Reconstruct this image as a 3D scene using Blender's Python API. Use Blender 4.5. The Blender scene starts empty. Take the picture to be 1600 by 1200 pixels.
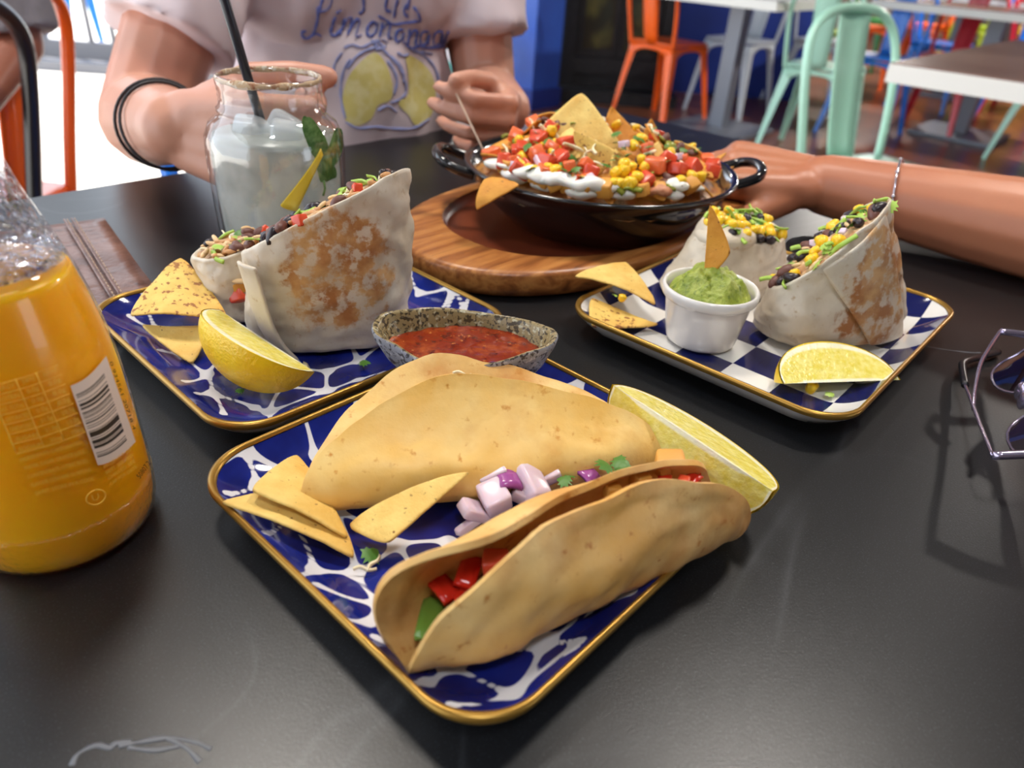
import bpy, bmesh, math, random
import numpy as np
from mathutils import Vector, Matrix, Euler, noise as mnoise
from mathutils.bvhtree import BVHTree

random.seed(11)
rng = np.random.default_rng(5)
sc = bpy.context.scene
COL = sc.collection
PI = math.pi
TZ = 0.75            # height of the table top above the floor
CAMZ = 0.97
FPX = 1147.0         # focal length in pixels of the 1600 x 1200 photograph

def S(r, g, b, a=1.0):
    f = lambda c: ((c / 255 + 0.055) / 1.055) ** 2.4 if c > 10 else c / 255 / 12.92
    return (f(r), f(g), f(b), a)

# ------------------------------------------------------------------ camera
CR = np.array([[0.99756974, 0.06967505, 0.0],
               [0.03641691, -0.52139772, 0.85253635],
               [0.05940051, -0.85046446, -0.52266794]])
cam = bpy.data.cameras.new('camera')
cam.sensor_fit = 'HORIZONTAL'; cam.sensor_width = 36.0
cam.lens = 36.0 * FPX / 1600
cam.clip_start = 0.01; cam.clip_end = 200
cam.dof.use_dof = True; cam.dof.focus_distance = 0.36; cam.dof.aperture_fstop = 9.0
camo = bpy.data.objects.new('camera', cam); COL.objects.link(camo)
m = Matrix.Identity(4)
for i in range(3):
    m[i][0] = CR[i, 0]; m[i][1] = -CR[i, 1]; m[i][2] = -CR[i, 2]
m[0][3], m[1][3], m[2][3] = 0, 0, CAMZ
camo.matrix_world = m
sc.camera = camo

# ------------------------------------------------------------------ world, sun, exposure
sc.view_settings.view_transform = 'Standard'
sc.view_settings.look = 'None'
sc.view_settings.gamma = 1.0
sc.view_settings.use_curve_mapping = False
sc.view_settings.exposure = 0.6
sc.cycles.transparent_max_bounces = 24
sc.cycles.max_bounces = 6
sc.cycles.diffuse_bounces = 3
sc.cycles.glossy_bounces = 3
sc.cycles.transmission_bounces = 4
wd_ = bpy.data.worlds.new('sky'); sc.world = wd_; wd_.use_nodes = True
nt = wd_.node_tree
bg = nt.nodes['Background']
bg.inputs['Color'].default_value = (0.80, 0.89, 1.0, 1)
bg.inputs['Strength'].default_value = 2.0
sun = bpy.data.lights.new('sun', 'SUN'); sun.energy = 8.0; sun.angle = 0.01; sun.color = (1.0, 0.95, 0.86)
suno = bpy.data.objects.new('sun', sun); COL.objects.link(suno)
suno.rotation_euler = Vector((0.80, -0.45, -1.5)).to_track_quat('-Z', 'Y').to_euler()
suno.location = (-6, 6, 9)

# ------------------------------------------------------------------ coordinates
AZ = math.radians(48.65)                       # the table edges run along this direction and across it
UU = Vector((math.cos(AZ), math.sin(AZ), 0)); VV = Vector((-math.sin(AZ), math.cos(AZ), 0))
def W(u, v, z=0.0):                            # table directions -> world, z above the table top
    p = UU * u + VV * v; p.z = TZ + z; return p
def ray(px, py):
    d = CR @ np.array([px - 800.0, py - 600.0, FPX]); return Vector(d)
def at(px, py, z=0.0):                         # point seen at a pixel, z above the table top
    r = ray(px, py); t = (TZ + z - CAMZ) / r.z
    return Vector((0, 0, CAMZ)) + r * t
def atf(px, py, z=0.0):                        # same, z above the floor
    return at(px, py, z - TZ)
def aty(px, py, y):                            # point seen at a pixel at distance y
    r = ray(px, py); return Vector((0, 0, CAMZ)) + r * (y / r.y)

# ------------------------------------------------------------------ materials
MATS = {}
def nodes_of(name):
    mt = bpy.data.materials.new(name); mt.use_nodes = True
    n = mt.node_tree; b = n.nodes['Principled BSDF']
    MATS[name] = mt
    return mt, n, b
def N(n, typ, **kw):
    x = n.nodes.new(typ)
    for k, v in kw.items():
        if k.startswith('i_'):
            x.inputs[k[2:].replace('_', ' ')].default_value = v
        else:
            setattr(x, k, v)
    return x
def ramp(n, fac, stops):
    r = n.nodes.new('ShaderNodeValToRGB'); n.links.new(fac, r.inputs[0])
    e = r.color_ramp.elements
    while len(e) < len(stops): e.new(0.5)
    for el, (p, c) in zip(e, stops):
        el.position = p; el.color = c if len(c) == 4 else (*c, 1)
    return r.outputs[0]
def mix(n, fac, a, b, typ='MIX'):
    x = n.nodes.new('ShaderNodeMix'); x.data_type = 'RGBA'; x.blend_type = typ
    for sock, v in ((x.inputs[0], fac), (x.inputs[6], a), (x.inputs[7], b)):
        if hasattr(v, 'links'): n.links.new(v, sock)
        else: sock.default_value = v
    return x.outputs[2]
def coords(n):
    return N(n, 'ShaderNodeTexCoord').outputs['Object']
def nz(n, co, scale, detail=3, rough=.55, dist=0.0):
    x = N(n, 'ShaderNodeTexNoise'); x.inputs['Scale'].default_value = scale; x.inputs['Detail'].default_value = detail
    x.inputs['Roughness'].default_value = rough; x.inputs['Distortion'].default_value = dist
    if co is not None: n.links.new(co, x.inputs['Vector'])
    return x.outputs[0]
BLK, WHT = (0, 0, 0, 1), (1, 1, 1, 1)
def mat(name, col, rough=.5, metal=0., layers=(), bump=None, sss=None, coat=0., spec=None, trans=None, alpha=None):
    """layers: (colour, noise scale, low, high, detail[, strength]) painted over the base by noise; bump: (scale, strength, distance)"""
    mt, n, b = nodes_of(name)
    co = coords(n); c = col
    for L in layers:
        f = ramp(n, nz(n, co, L[1], L[4]), [(L[2], BLK), (L[3], WHT)])
        if len(L) > 5:
            mm = N(n, 'ShaderNodeMath', operation='MULTIPLY'); n.links.new(f, mm.inputs[0]); mm.inputs[1].default_value = L[5]; f = mm.outputs[0]
        c = mix(n, f, c, L[0])
    if hasattr(c, 'links'): n.links.new(c, b.inputs['Base Color'])
    else: b.inputs['Base Color'].default_value = c
    b.inputs['Roughness'].default_value = rough; b.inputs['Metallic'].default_value = metal
    if coat: b.inputs['Coat Weight'].default_value = coat; b.inputs['Coat Roughness'].default_value = .08
    if spec is not None: b.inputs['Specular IOR Level'].default_value = spec
    if sss:
        b.inputs['Subsurface Weight'].default_value = sss[0]; b.inputs['Subsurface Radius'].default_value = (1, .45, .25); b.inputs['Subsurface Scale'].default_value = sss[1]
    if trans: b.inputs['Transmission Weight'].default_value = trans
    if bump:
        bp = N(n, 'ShaderNodeBump'); bp.inputs['Strength'].default_value = bump[1]; bp.inputs['Distance'].default_value = bump[2]
        n.links.new(nz(n, co, bump[0], 4), bp.inputs['Height']); n.links.new(bp.outputs[0], b.inputs['Normal'])
    return mt
def attr_node(n, name):
    return N(n, 'ShaderNodeAttribute', attribute_name=name)
def thin_glass(name, tint=(1, 1, 1, 1), bump=None, rough=.02, ior=1.45, extra=0.0):
    mt = bpy.data.materials.new(name); mt.use_nodes = True; n = mt.node_tree; n.nodes.clear()
    out = N(n, 'ShaderNodeOutputMaterial'); tr = N(n, 'ShaderNodeBsdfTransparent'); gl = N(n, 'ShaderNodeBsdfGlossy')
    tr.inputs[0].default_value = tint; gl.inputs['Roughness'].default_value = rough
    fr = N(n, 'ShaderNodeLayerWeight'); fr.inputs['Blend'].default_value = .5; mx = N(n, 'ShaderNodeMixShader')
    pw = N(n, 'ShaderNodeMath', operation='POWER'); n.links.new(fr.outputs['Facing'], pw.inputs[0]); pw.inputs[1].default_value = 4.5
    f0 = ((ior - 1) / (ior + 1)) ** 2; ma = N(n, 'ShaderNodeMath', operation='MULTIPLY_ADD'); n.links.new(pw.outputs[0], ma.inputs[0]); ma.inputs[1].default_value = .75; ma.inputs[2].default_value = f0
    fac = ma.outputs[0]
    if extra:
        ad = N(n, 'ShaderNodeMath', operation='ADD'); n.links.new(fac, ad.inputs[0]); ad.inputs[1].default_value = extra; fac = ad.outputs[0]
    if bump:
        co = coords(n); bp = N(n, 'ShaderNodeBump'); bp.inputs['Strength'].default_value = bump[1]; bp.inputs['Distance'].default_value = bump[2]
        n.links.new(nz(n, co, bump[0], 2), bp.inputs['Height'])
        n.links.new(bp.outputs[0], gl.inputs['Normal']); n.links.new(bp.outputs[0], fr.inputs['Normal'])
    n.links.new(fac, mx.inputs[0]); n.links.new(tr.outputs[0], mx.inputs[1]); n.links.new(gl.outputs[0], mx.inputs[2])
    n.links.new(mx.outputs[0], out.inputs[0]); MATS[name] = mt
    return mt
def cloudy(name, col, clear=.3, tint=(1, 1, 1, 1), rough=.3, translucent=.4, layers=()):
    """cloudy liquid: part scattering, part clear"""
    mt = bpy.data.materials.new(name); mt.use_nodes = True; n = mt.node_tree; b = n.nodes['Principled BSDF']; out = n.nodes['Material Output']
    co = coords(n); c = col
    for L in layers:
        c = mix(n, ramp(n, nz(n, co, L[1], L[4]), [(L[2], BLK), (L[3], WHT)]), c, L[0])
    tl = N(n, 'ShaderNodeBsdfTranslucent')
    for s in (b.inputs['Base Color'], tl.inputs[0]):
        if hasattr(c, 'links'): n.links.new(c, s)
        else: s.default_value = c
    b.inputs['Roughness'].default_value = rough
    tr = N(n, 'ShaderNodeBsdfTransparent'); tr.inputs[0].default_value = tint
    m1 = N(n, 'ShaderNodeMixShader'); m1.inputs[0].default_value = translucent
    n.links.new(b.outputs[0], m1.inputs[1]); n.links.new(tl.outputs[0], m1.inputs[2])
    m2 = N(n, 'ShaderNodeMixShader'); m2.inputs[0].default_value = clear
    n.links.new(m1.outputs[0], m2.inputs[1]); n.links.new(tr.outputs[0], m2.inputs[2]); n.links.new(m2.outputs[0], out.inputs[0])
    MATS[name] = mt; return mt

# ------------------------------------------------------------------ mesh helpers
class MB:
    def __init__(s): s.v = []; s.f = []
    def add(s, v, f):
        o = len(s.v); s.v += [Vector(p) for p in v]; s.f += [tuple(i + o for i in q) for q in f]; return s
    def box(s, c, d, M=None):
        M = M or Matrix.Identity(3); c = Vector(c)
        vs = [c + M @ Vector((x * d[0] / 2, y * d[1] / 2, z * d[2] / 2)) for z in (-1, 1) for y in (-1, 1) for x in (-1, 1)]
        return s.add(vs, [(0, 2, 3, 1), (4, 5, 7, 6), (0, 1, 5, 4), (2, 6, 7, 3), (0, 4, 6, 2), (1, 3, 7, 5)])
    def tube(s, path, r, seg=10, closed=False, flat=1.0):
        P = [Vector(p) for p in path]; n = len(P)
        rr = r if hasattr(r, '__len__') else [r] * n
        vs = []; up = None
        for i, p in enumerate(P):
            a = P[(i - 1) % n] if (closed or i) else P[0]; b = P[(i + 1) % n] if (closed or i < n - 1) else P[-1]
            t = (b - a).normalized()
            if up is None:
                up = t.orthogonal().normalized()
            up = (up - t * up.dot(t)).normalized() if (up - t * up.dot(t)).length > 1e-6 else t.orthogonal().normalized()
            sd = t.cross(up)
            vs += [p + (up * math.cos(2 * PI * k / seg) + sd * math.sin(2 * PI * k / seg) * flat) * rr[i] for k in range(seg)]
        fs = []
        for i in range(n if closed else n - 1):
            j = (i + 1) % n
            fs += [(i * seg + k, i * seg + (k + 1) % seg, j * seg + (k + 1) % seg, j * seg + k) for k in range(seg)]
        if not closed:
            fs += [tuple(range(seg))[::-1], tuple(range((n - 1) * seg, n * seg))]
        return s.add(vs, fs)
    def lathe(s, prof, seg=48, c=(0, 0, 0), sx=1.0, sy=1.0):
        c = Vector(c); vs = []; fs = []; n = len(prof)
        for r, z in prof:
            vs += [c + Vector((r * sx * math.cos(2 * PI * k / seg), r * sy * math.sin(2 * PI * k / seg), z)) for k in range(seg)]
        for i in range(n - 1):
            fs += [(i * seg + k, i * seg + (k + 1) % seg, (i + 1) * seg + (k + 1) % seg, (i + 1) * seg + k) for k in range(seg)]
        if prof[0][0] > 1e-5: fs.append(tuple(range(seg))[::-1])
        if prof[-1][0] > 1e-5: fs.append(tuple(range((n - 1) * seg, n * seg)))
        return s.add(vs, fs)
    def ball(s, c, r, sub=2, M=None):
        bm = bmesh.new(); bmesh.ops.create_icosphere(bm, subdivisions=sub, radius=1)
        c = Vector(c); rr = Vector(r) if hasattr(r, '__len__') else Vector((r, r, r)); M = M or Matrix.Identity(3)
        vs = [c + M @ Vector((v.co.x * rr.x, v.co.y * rr.y, v.co.z * rr.z)) for v in bm.verts]
        fs = [tuple(v.index for v in f.verts) for f in bm.faces]; bm.free()
        return s.add(vs, fs)
    def grid(s, P):                                # P[i][j] points
        ni, nj = len(P), len(P[0])
        return s.add([q for row in P for q in row], [(i * nj + j, i * nj + j + 1, (i + 1) * nj + j + 1, (i + 1) * nj + j) for i in range(ni - 1) for j in range(nj - 1)])
    def capsule(s, a, b, ra, rb):
        a = Vector(a); b = Vector(b); ax = b - a; L = ax.length
        q = ax.to_track_quat('Z', 'Y').to_matrix() if L > 1e-6 else Matrix.Identity(3)
        prof = [(1e-4, -ra)] + [(ra * math.sin(t), -ra * math.cos(t)) for t in (PI / 6, PI / 3, PI / 2)] + \
               [(rb * math.sin(t), L + rb * math.cos(t)) for t in (PI / 2, PI / 3, PI / 6)] + [(1e-4, L + rb)]
        o = len(s.v); s.lathe(prof, 14)
        for i in range(o, len(s.v)): s.v[i] = a + q @ s.v[i]
        return s

PM = {}                                             # world matrix of every empty, to place children in its frame
def mesh_of(name, v, f, material, smooth=True):
    me = bpy.data.meshes.new(name); me.from_pydata([tuple(p) for p in v], [], f); me.validate()
    if smooth: me.polygons.foreach_set('use_smooth', [True] * len(me.polygons))
    if material is not None:
        for q in (material if isinstance(material, (list, tuple)) else [material]): me.materials.append(q)
    me.update(); return me
def thing(name, label, cat, loc, rz=0.0, group=None, rot=None):
    o = bpy.data.objects.new(name, None); COL.objects.link(o); o.empty_display_size = .05
    o.location = loc; o.rotation_euler = rot or (0, 0, rz)
    o['label'] = label; o['category'] = cat
    if group: o['group'] = group
    PM[o.name] = Matrix.LocRotScale(Vector(loc), Euler(rot or (0, 0, rz)), None)
    return o
def tag(o, label, cat, group=None, kind=None):
    o['label'] = label; o['category'] = cat
    if group: o['group'] = group
    if kind: o['kind'] = kind
    return o
def part(name, mb, material, parent=None, smooth=True, label=None, kind=None):
    """mesh in the local frame of its parent (or in the world with no parent)"""
    me = mesh_of(name, mb.v, mb.f, material, smooth)
    o = bpy.data.objects.new(name, me); COL.objects.link(o); o.parent = parent
    if label: o['label'] = label
    if kind: o['kind'] = kind
    return o
def wpart(name, mb, material, parent, smooth=True, label=None):
    """mesh given in world coordinates, put in the frame of its parent"""
    inv = PM[parent.name].inverted() if parent.name in PM else Matrix.Identity(4)
    mb.v = [inv @ p for p in mb.v]
    return part(name, mb, material, parent, smooth, label)
def solo(name, mb, material, label, cat, group=None, smooth=True, kind=None):
    """a one-mesh thing given in world coordinates; origin at its base"""
    c = sum(mb.v, Vector()) / len(mb.v); c.z = min(p.z for p in mb.v)
    mb.v = [p - c for p in mb.v]
    o = part(name, mb, material, None, smooth); o.location = c
    return tag(o, label, cat, group, kind)
def struct(name, mb, material, smooth=False, parent=None):
    o = part(name, mb, material, parent, smooth)
    if parent is None: o['kind'] = 'structure'
    return o
def place(me, name, parent, M):                    # a copy of shared mesh data at a matrix in the parent's frame
    o = bpy.data.objects.new(name, me); COL.objects.link(o); o.parent = parent; o.matrix_local = M if parent else M
    return o
def mod(o, typ, **kw):
    q = o.modifiers.new(typ.lower(), typ)
    for k, v in kw.items(): setattr(q, k, v)
    return q
def bake(o):
    """apply the modifiers of an object"""
    dg = bpy.context.evaluated_depsgraph_get(); dg.update()
    me = bpy.data.meshes.new_from_object(o.evaluated_get(dg)); old = o.data
    o.modifiers.clear(); o.data = me; me.name = old.name; bpy.data.meshes.remove(old)
    me.polygons.foreach_set('use_smooth', [True] * len(me.polygons)); return o
def rotz(a): return Matrix.Rotation(a, 3, 'Z')
def spline(P, n=8, closed=False):
    """Catmull-Rom through the points"""
    P = [Vector(p) for p in P]; out = []; m_ = len(P)
    for i in range(m_ if closed else m_ - 1):
        p0 = P[(i - 1) % m_] if (closed or i) else P[0]; p1 = P[i]; p2 = P[(i + 1) % m_]; p3 = P[(i + 2) % m_] if (closed or i < m_ - 2) else P[-1]
        for k in range(n):
            t = k / n
            out.append(.5 * ((2 * p1) + (p2 - p0) * t + (2 * p0 - 5 * p1 + 4 * p2 - p3) * t * t + (3 * p1 - p0 - 3 * p2 + p3) * t ** 3))
    if not closed: out.append(P[-1])
    return out
def fbm(p, s, o=3): return mnoise.fractal(Vector(p) * s, .9, 2.0, o)

# ------------------------------------------------------------------ lamps near the table, plus far ones added to brighten the background (light only; fittings are built with the structure)
LAMPS = [(-0.55, 1.05, 2.7, 16, (1.0, .93, .84)), (0.75, 1.10, 2.7, 16, (1.0, .93, .85)), (0.15, -0.7, 2.7, 10, (.88, .94, 1.0)), (4.4, 4.6, 2.7, 100, (1, .93, .86)), (3.6, 8.6, 2.7, 100, (1, .93, .86)), (-.5, 7.5, 2.7, 45, (1, .93, .86))]
for x, y, z, e, c in LAMPS:
    l = bpy.data.lights.new('ceiling_lamp_light', 'AREA'); l.shape = 'DISK'; l.size = .34; l.energy = e; l.color = c
    lo = bpy.data.objects.new('ceiling_lamp_light', l); COL.objects.link(lo); lo.location = (x, y, z)

# ------------------------------------------------------------------ room
def wood_floor():
    mt, n, b = nodes_of('floor_wood'); co = coords(n)
    mp = N(n, 'ShaderNodeMapping'); n.links.new(co, mp.inputs[0]); mp.inputs['Rotation'].default_value = (0, 0, -AZ); 
    br = N(n, 'ShaderNodeTexBrick'); n.links.new(mp.outputs[0], br.inputs[0]); br.inputs['Scale'].default_value = 1.0
    br.inputs['Brick Width'].default_value = 1.6; br.inputs['Row Height'].default_value = .13; br.inputs['Mortar Size'].default_value = .003
    br.inputs['Color1'].default_value = S(118, 66, 42); br.inputs['Color2'].default_value = S(92, 52, 36); br.inputs['Mortar'].default_value = S(40, 24, 18)
    g = mix(n, .35, br.outputs[0], ramp(n, nz(n, mp.outputs[0], 9, 5), [(.3, S(70, 38, 26)), (.7, S(150, 92, 60))]))
    n.links.new(g, b.inputs['Base Color']); b.inputs['Roughness'].default_value = .28
    return mt
FL = struct('floor', MB().box((2.95, 4, -.05), (7.9, 18, .1)), wood_floor())
pale = mat('patio_concrete', S(226, 222, 216), .8, layers=[(S(200, 196, 190), 2.2, .4, .7, 5)])
struct('floor_patio', MB().box((-9.0, 4, -.05), (16, 30, .1)), pale)
CE = struct('ceiling', MB().box((2.75, 4, 2.98), (10.5, 18, .16)), mat('ceiling_paint', S(84, 84, 88), .9))
BLUE = mat('wall_blue', S(44, 92, 196), .45, layers=[(S(38, 80, 178), 3, .4, .7, 4)])
NAVY = mat('wall_navy', S(30, 58, 150), .5, layers=[(S(24, 48, 130), 3, .4, .7, 4)])
struct('wall_back', MB().box((.95, 6.15, 1.45), (2.2, .2, 2.9)), NAVY)
b = MB(); q = UU * .26 + VV * .30
c0 = atf(829, 172)
b.box(c0 + q / 2 + Vector((0, 0, 1.45)), (.26, .30, 2.9), rotz(AZ)); wp = struct('wall_pillar', b, BLUE)
b = MB(); b.box(c0 + q / 2 + Vector((0, 0, .06)), (.29, .33, .12), rotz(AZ)); struct('trim_pillar', b, NAVY)
struct('wall_fill_block', MB().box((2.5, -3.2, 1.45), (9, .2, 2.9)), mat('wall_fill_block_paint', S(120, 110, 104), .8))  # unseen wall behind the camera, added to cut sky fill
struct('wall_far', MB().box((4.5, 12.6, 1.45), (7, .2, 2.9)), mat('wall_far_paint', S(150, 140, 130), .8))
struct('wall_right', MB().box((7.0, 6, 1.45), (.2, 14, 2.9)), mat('wall_right_paint', S(112, 96, 92), .8))
# lamp fittings
metal_dark = mat('dark_metal', S(40, 40, 44), .4, .6)
emis = bpy.data.materials.new('lamp_glow'); emis.use_nodes = True
eb = emis.node_tree.nodes['Principled BSDF']; eb.inputs['Emission Color'].default_value = (1, .95, .88, 1); eb.inputs['Emission Strength'].default_value = 4
for i, (x, y, z, e, c) in enumerate(LAMPS):
    t = thing('ceiling_lamp', 'unseen round ceiling lamp above the dining room', 'lamp', (x, y, 2.9), group='ceiling lamps')
    part('housing', MB().lathe([(.10, 0), (.2, -.02), (.2, -.10), (.185, -.10)], 32), metal_dark, t)
    part('diffuser', MB().lathe([(.0001, -.085), (.18, -.085), (.18, -.075), (.0001, -.075)], 32), emis, t)

# ------------------------------------------------------------------ the dining table
def table_mat():
    mt, n, b = nodes_of('charcoal_laminate'); co = coords(n)
    base = mix(n, ramp(n, nz(n, co, 5, 4), [(.35, BLK), (.7, WHT)]), S(11, 12, 14), S(18, 19, 22))
    sp = ramp(n, nz(n, co, 1300, 2), [(.58, BLK), (.72, WHT)])
    base = mix(n, sp, base, S(50, 53, 60))
    v = nz(n, co, 3.2, 3, .5, 1.1)
    s = N(n, 'ShaderNodeMath', operation='SUBTRACT'); n.links.new(v, s.inputs[0]); s.inputs[1].default_value = .5
    a = N(n, 'ShaderNodeMath', operation='ABSOLUTE'); n.links.new(s.outputs[0], a.inputs[0])
    vein = ramp(n, a.outputs[0], [(0.0, (.07, .07, .07, 1)), (.006, BLK)])
    vm = mix(n, 1.0, vein, ramp(n, nz(n, co, 7, 2), [(.5, BLK), (.68, WHT)]), 'MULTIPLY')
    base = mix(n, vm, base, S(170, 172, 178))
    n.links.new(base, b.inputs['Base Color'])
    b.inputs['Roughness'].default_value = .33; b.inputs['Specular IOR Level'].default_value = .5
    bp = N(n, 'ShaderNodeBump'); bp.inputs['Strength'].default_value = .12; bp.inputs['Distance'].default_value = .0005
    n.links.new(nz(n, co, 900, 2), bp.inputs['Height']); n.links.new(bp.outputs[0], b.inputs['Normal'])
    return mt
TU, TV = (-.28, .963), (-.34, .727)
tc = W((TU[0] + TU[1]) / 2, (TV[0] + TV[1]) / 2, -TZ); 
TABLE = thing('dining_table', 'large charcoal dining table with faint white veins under the plates', 'table', tc, AZ)
b = MB().box((0, 0, TZ - .016), (TU[1] - TU[0], TV[1] - TV[0], .032)); o = part('tabletop', b, table_mat(), TABLE, False); mod(o, 'BEVEL', width=.003, segments=2)
part('pedestal', MB().lathe([(.045, .03), (.04, .06), (.04, TZ - .05), (.14, TZ - .034)], 24), metal_dark, TABLE)
part('base_plate', MB().lathe([(.0001, 0), (.3, 0), (.3, .012), (.06, .035)], 40), metal_dark, TABLE)
vein_m = mat('vein_white', S(96, 98, 104), .4)
for k, pts in enumerate([[(112, 1196), (122, 1178), (150, 1164), (172, 1168), (180, 1162), (205, 1158)], [(186, 1166), (215, 1160), (262, 1153), (300, 1158), (330, 1170)], [(262, 1154), (290, 1168), (312, 1190)], [(200, 1168), (240, 1172), (280, 1166)],
                         [(1430, 537), (1470, 545), (1510, 550), (1532, 551)], [(1220, 470), (1300, 452), (1420, 455)]]):
    P = spline([at(x, y, .0001) for x, y in pts], 8)
    wpart('vein', MB().tube(P, [.0012 * (.4 + abs(mnoise.noise(p * 90))) for p in P], 6), vein_m, TABLE)
for o in TABLE.children:
    if o.name.startswith('vein'):
        for v in o.data.vertices: v.co.z = TZ + (v.co.z - TZ - .0001) * .06 + .00005

# ------------------------------------------------------------------ metal cafe chairs
def paint(name, c, rough=.3): return mat(name, c, rough, 0, spec=.5, coat=.3)
CH = {'mint': paint('mint_paint', S(176, 226, 204)), 'orange': paint('orange_paint', S(255, 104, 24)), 'blue': paint('blue_paint', S(28, 122, 226)), 'red': paint('red_paint', S(214, 28, 52)),
      'lime': paint('lime_paint', S(170, 196, 40)), 'cyan': paint('cyan_paint', S(40, 150, 240)), 'pale': paint('pale_grey_paint', S(206, 214, 222)), 'teal': paint('teal_paint', S(60, 205, 190)), 'yellow': paint('yellow_paint', S(246, 190, 40)), 'black': paint('black_paint', S(28, 28, 32)), 'green': paint('green_paint', S(46, 130, 60))}
def leg_path(sx, sy):
    return [Vector((sx * x, sy * y, z)) for x, y, z in ((.160, .160, .440), (.172, .172, .40), (.192, .192, .25), (.222, .222, .0))]
def make_chair(colour):
    t = thing('metal_chair', 'metal chair', 'chair', (0, 0, 0)); m_ = CH[colour]
    b = MB(); P = []
    for i in range(13):
        row = []
        for j in range(13):
            x = -1 + i / 6; y = -1 + j / 6
            k = 1 - .09 * (abs(x) ** 6 * abs(y) ** 6)
            row.append(Vector((x * .18 * k, y * .18 * k, .452 - .008 * max(0, 1 - (x * x + y * y)) )))
        P.append(row)
    b.grid(P); o = part('seat', b, m_, t); mod(o, 'SOLIDIFY', thickness=.012, offset=-1)
    for sx in (-1, 1):
        for sy in (-1, 1):
            b = MB(); P = leg_path(sx, sy); rr = [.036, .032, .025, .016]
            for k in range(3):
                pass
            vs = []; fs = []
            for p, r in zip(P, rr):
                for dx, dy in ((0, 0), (-sx * r * 1.7, 0), (-sx * r * 1.5, -sy * .012), (-sx * .012, -sy * .012), (-sx * .012, -sy * r * 1.5), (0, -sy * r * 1.7)):
                    vs.append(p + Vector((dx, dy, 0)))
            for k in range(3):
                fs += [(k * 6 + a, k * 6 + (a + 1) % 6, k * 6 + 6 + (a + 1) % 6, k * 6 + 6 + a) for a in range(6)]
            fs += [tuple(range(6)), tuple(range(18, 24))[::-1]]
            if sx * sy < 0: fs = [f[::-1] for f in fs]
            b.add(vs, fs); o = part('leg', b, m_, t, False); mod(o, 'BEVEL', width=.004, segments=2)
    for a in range(4):                                  # arched aprons between the legs
        b = MB(); P = [[], []]
        for k in range(17):
            x = -1 + k / 8; zl = .445 - .022 - .10 * abs(x) ** 3.2
            P[0].append(rotz(a * PI / 2) @ Vector((x * .17, .170, .445))); P[1].append(rotz(a * PI / 2) @ Vector((x * .172, .174, zl)))
        b.grid(P); o = part('apron', b, m_, t); mod(o, 'SOLIDIFY', thickness=.004)
    arc = [(-.165, -.165, .44), (-.178, -.185, .56), (-.185, -.215, .70), (-.165, -.24, .79), (-.10, -.252, .84), (0, -.256, .852), (.10, -.252, .84), (.165, -.24, .79), (.185, -.215, .70), (.178, -.185, .56), (.165, -.165, .44)]
    part('back_frame', MB().tube(spline(arc, 6), .0125, 10), m_, t)
    P = []
    for k in range(9):
        z = .45 + .395 * k / 8; y = -.17 - .086 * (k / 8) ** .8; w = .052 + .012 * (k / 8)
        P.append([Vector((w * x, y - .012 * (1 - x * x), z)) for x in (-1, -.5, 0, .5, 1)])
    b = MB().grid(P); o = part('back_splat', b, m_, t); mod(o, 'SOLIDIFY', thickness=.005)
    return t
CHAIR0 = {}
def chair(colour, loc, rz, label, group=None, tilt=0):
    if colour not in CHAIR0:
        CHAIR0[colour] = t = make_chair(colour)
    else:
        src = CHAIR0[colour]; t = src.copy(); COL.objects.link(t)
        for ch in src.children:
            c = ch.copy(); COL.objects.link(c); c.parent = t
    t.location = (loc[0], loc[1], loc[2] if len(loc) > 2 else 0); t.rotation_euler = (0, 0, rz); t['label'] = label
    if group: t['group'] = group
    elif 'group' in t: del t['group']
    return t
FRONT_NEG_V = AZ - PI                                    # chair front towards -V
# front of a chair is its +y; rz turns it
p = (atf(1300, 262, .45) + atf(1400, 233, .45)) / 2 + (-VV) * .17
chair('mint', (p.x * .97 - .115, p.y * .95), AZ + PI - .32, 'mint green metal chair nearest the arm, its arched back against the white-edged table')
chair('mint', (1.58, 4.36), AZ - PI / 2 + .1, 'mint green metal chair behind the nearest mint one, beside the grey table leg')
chair('mint', (2.98, 4.42), .5, 'mint green metal chair cut by the right edge of the picture')
chair('orange', (.82, 4.98), AZ - PI / 2 - .12, 'orange metal chair standing before the black fireplace')
chair('blue', (2.12, 4.98), AZ + PI / 2 + .1, 'bright blue metal chair behind the back of the nearest mint chair')
chair('red', (2.66, 5.22), AZ + PI / 2, 'red metal chair beside the bright blue one, under the white-edged table')
chair('blue', (3.3, 5.5), AZ + PI / 2 + .3, 'blue metal chair to the right of the red one')
chair('red', (3.75, 6.1), AZ + PI, 'red metal chair with slanting back behind the blue ones')
chair('blue', (3.05, 6.15), AZ + PI, 'blue metal chair with its long back leaning beside the red one')
chair('blue', (4.9, 6.9), PI, 'blue metal chair far back at the upper right corner')
chair('lime', (2.35, 6.5), AZ + PI, 'lime green metal chair beyond the far grey table')
chair('orange', (3.0, 7.2), AZ, 'orange metal chair far back, framed by the arch of the mint chair')
chair('orange', (3.75, 8.0), AZ, 'orange metal chair at the far end beside a green one')
chair('green', (3.3, 8.2), AZ + PI, 'green metal chair at the far end of the room')
chair('yellow', (5.0, 8.3), AZ + PI / 2, 'yellow metal chair at the far end of the room')
chair('lime', (4.3, 8.2), AZ - PI / 2, 'lime green metal chair at the far end beside a yellow one')
chair('orange', (5.7, 8.0), AZ + PI, 'orange metal chair at the far right of the room')
chair('pale', (1.75, 6.35), AZ, 'pale grey metal chair beyond the orange chair', None)
chair('pale', (1.36, 5.42), AZ + PI / 2, 'pale grey metal chair just right of the orange chair')
chair('pale', (2.05, 5.75), AZ - PI / 2, 'pale grey metal chair right of the grey table leg')
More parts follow.
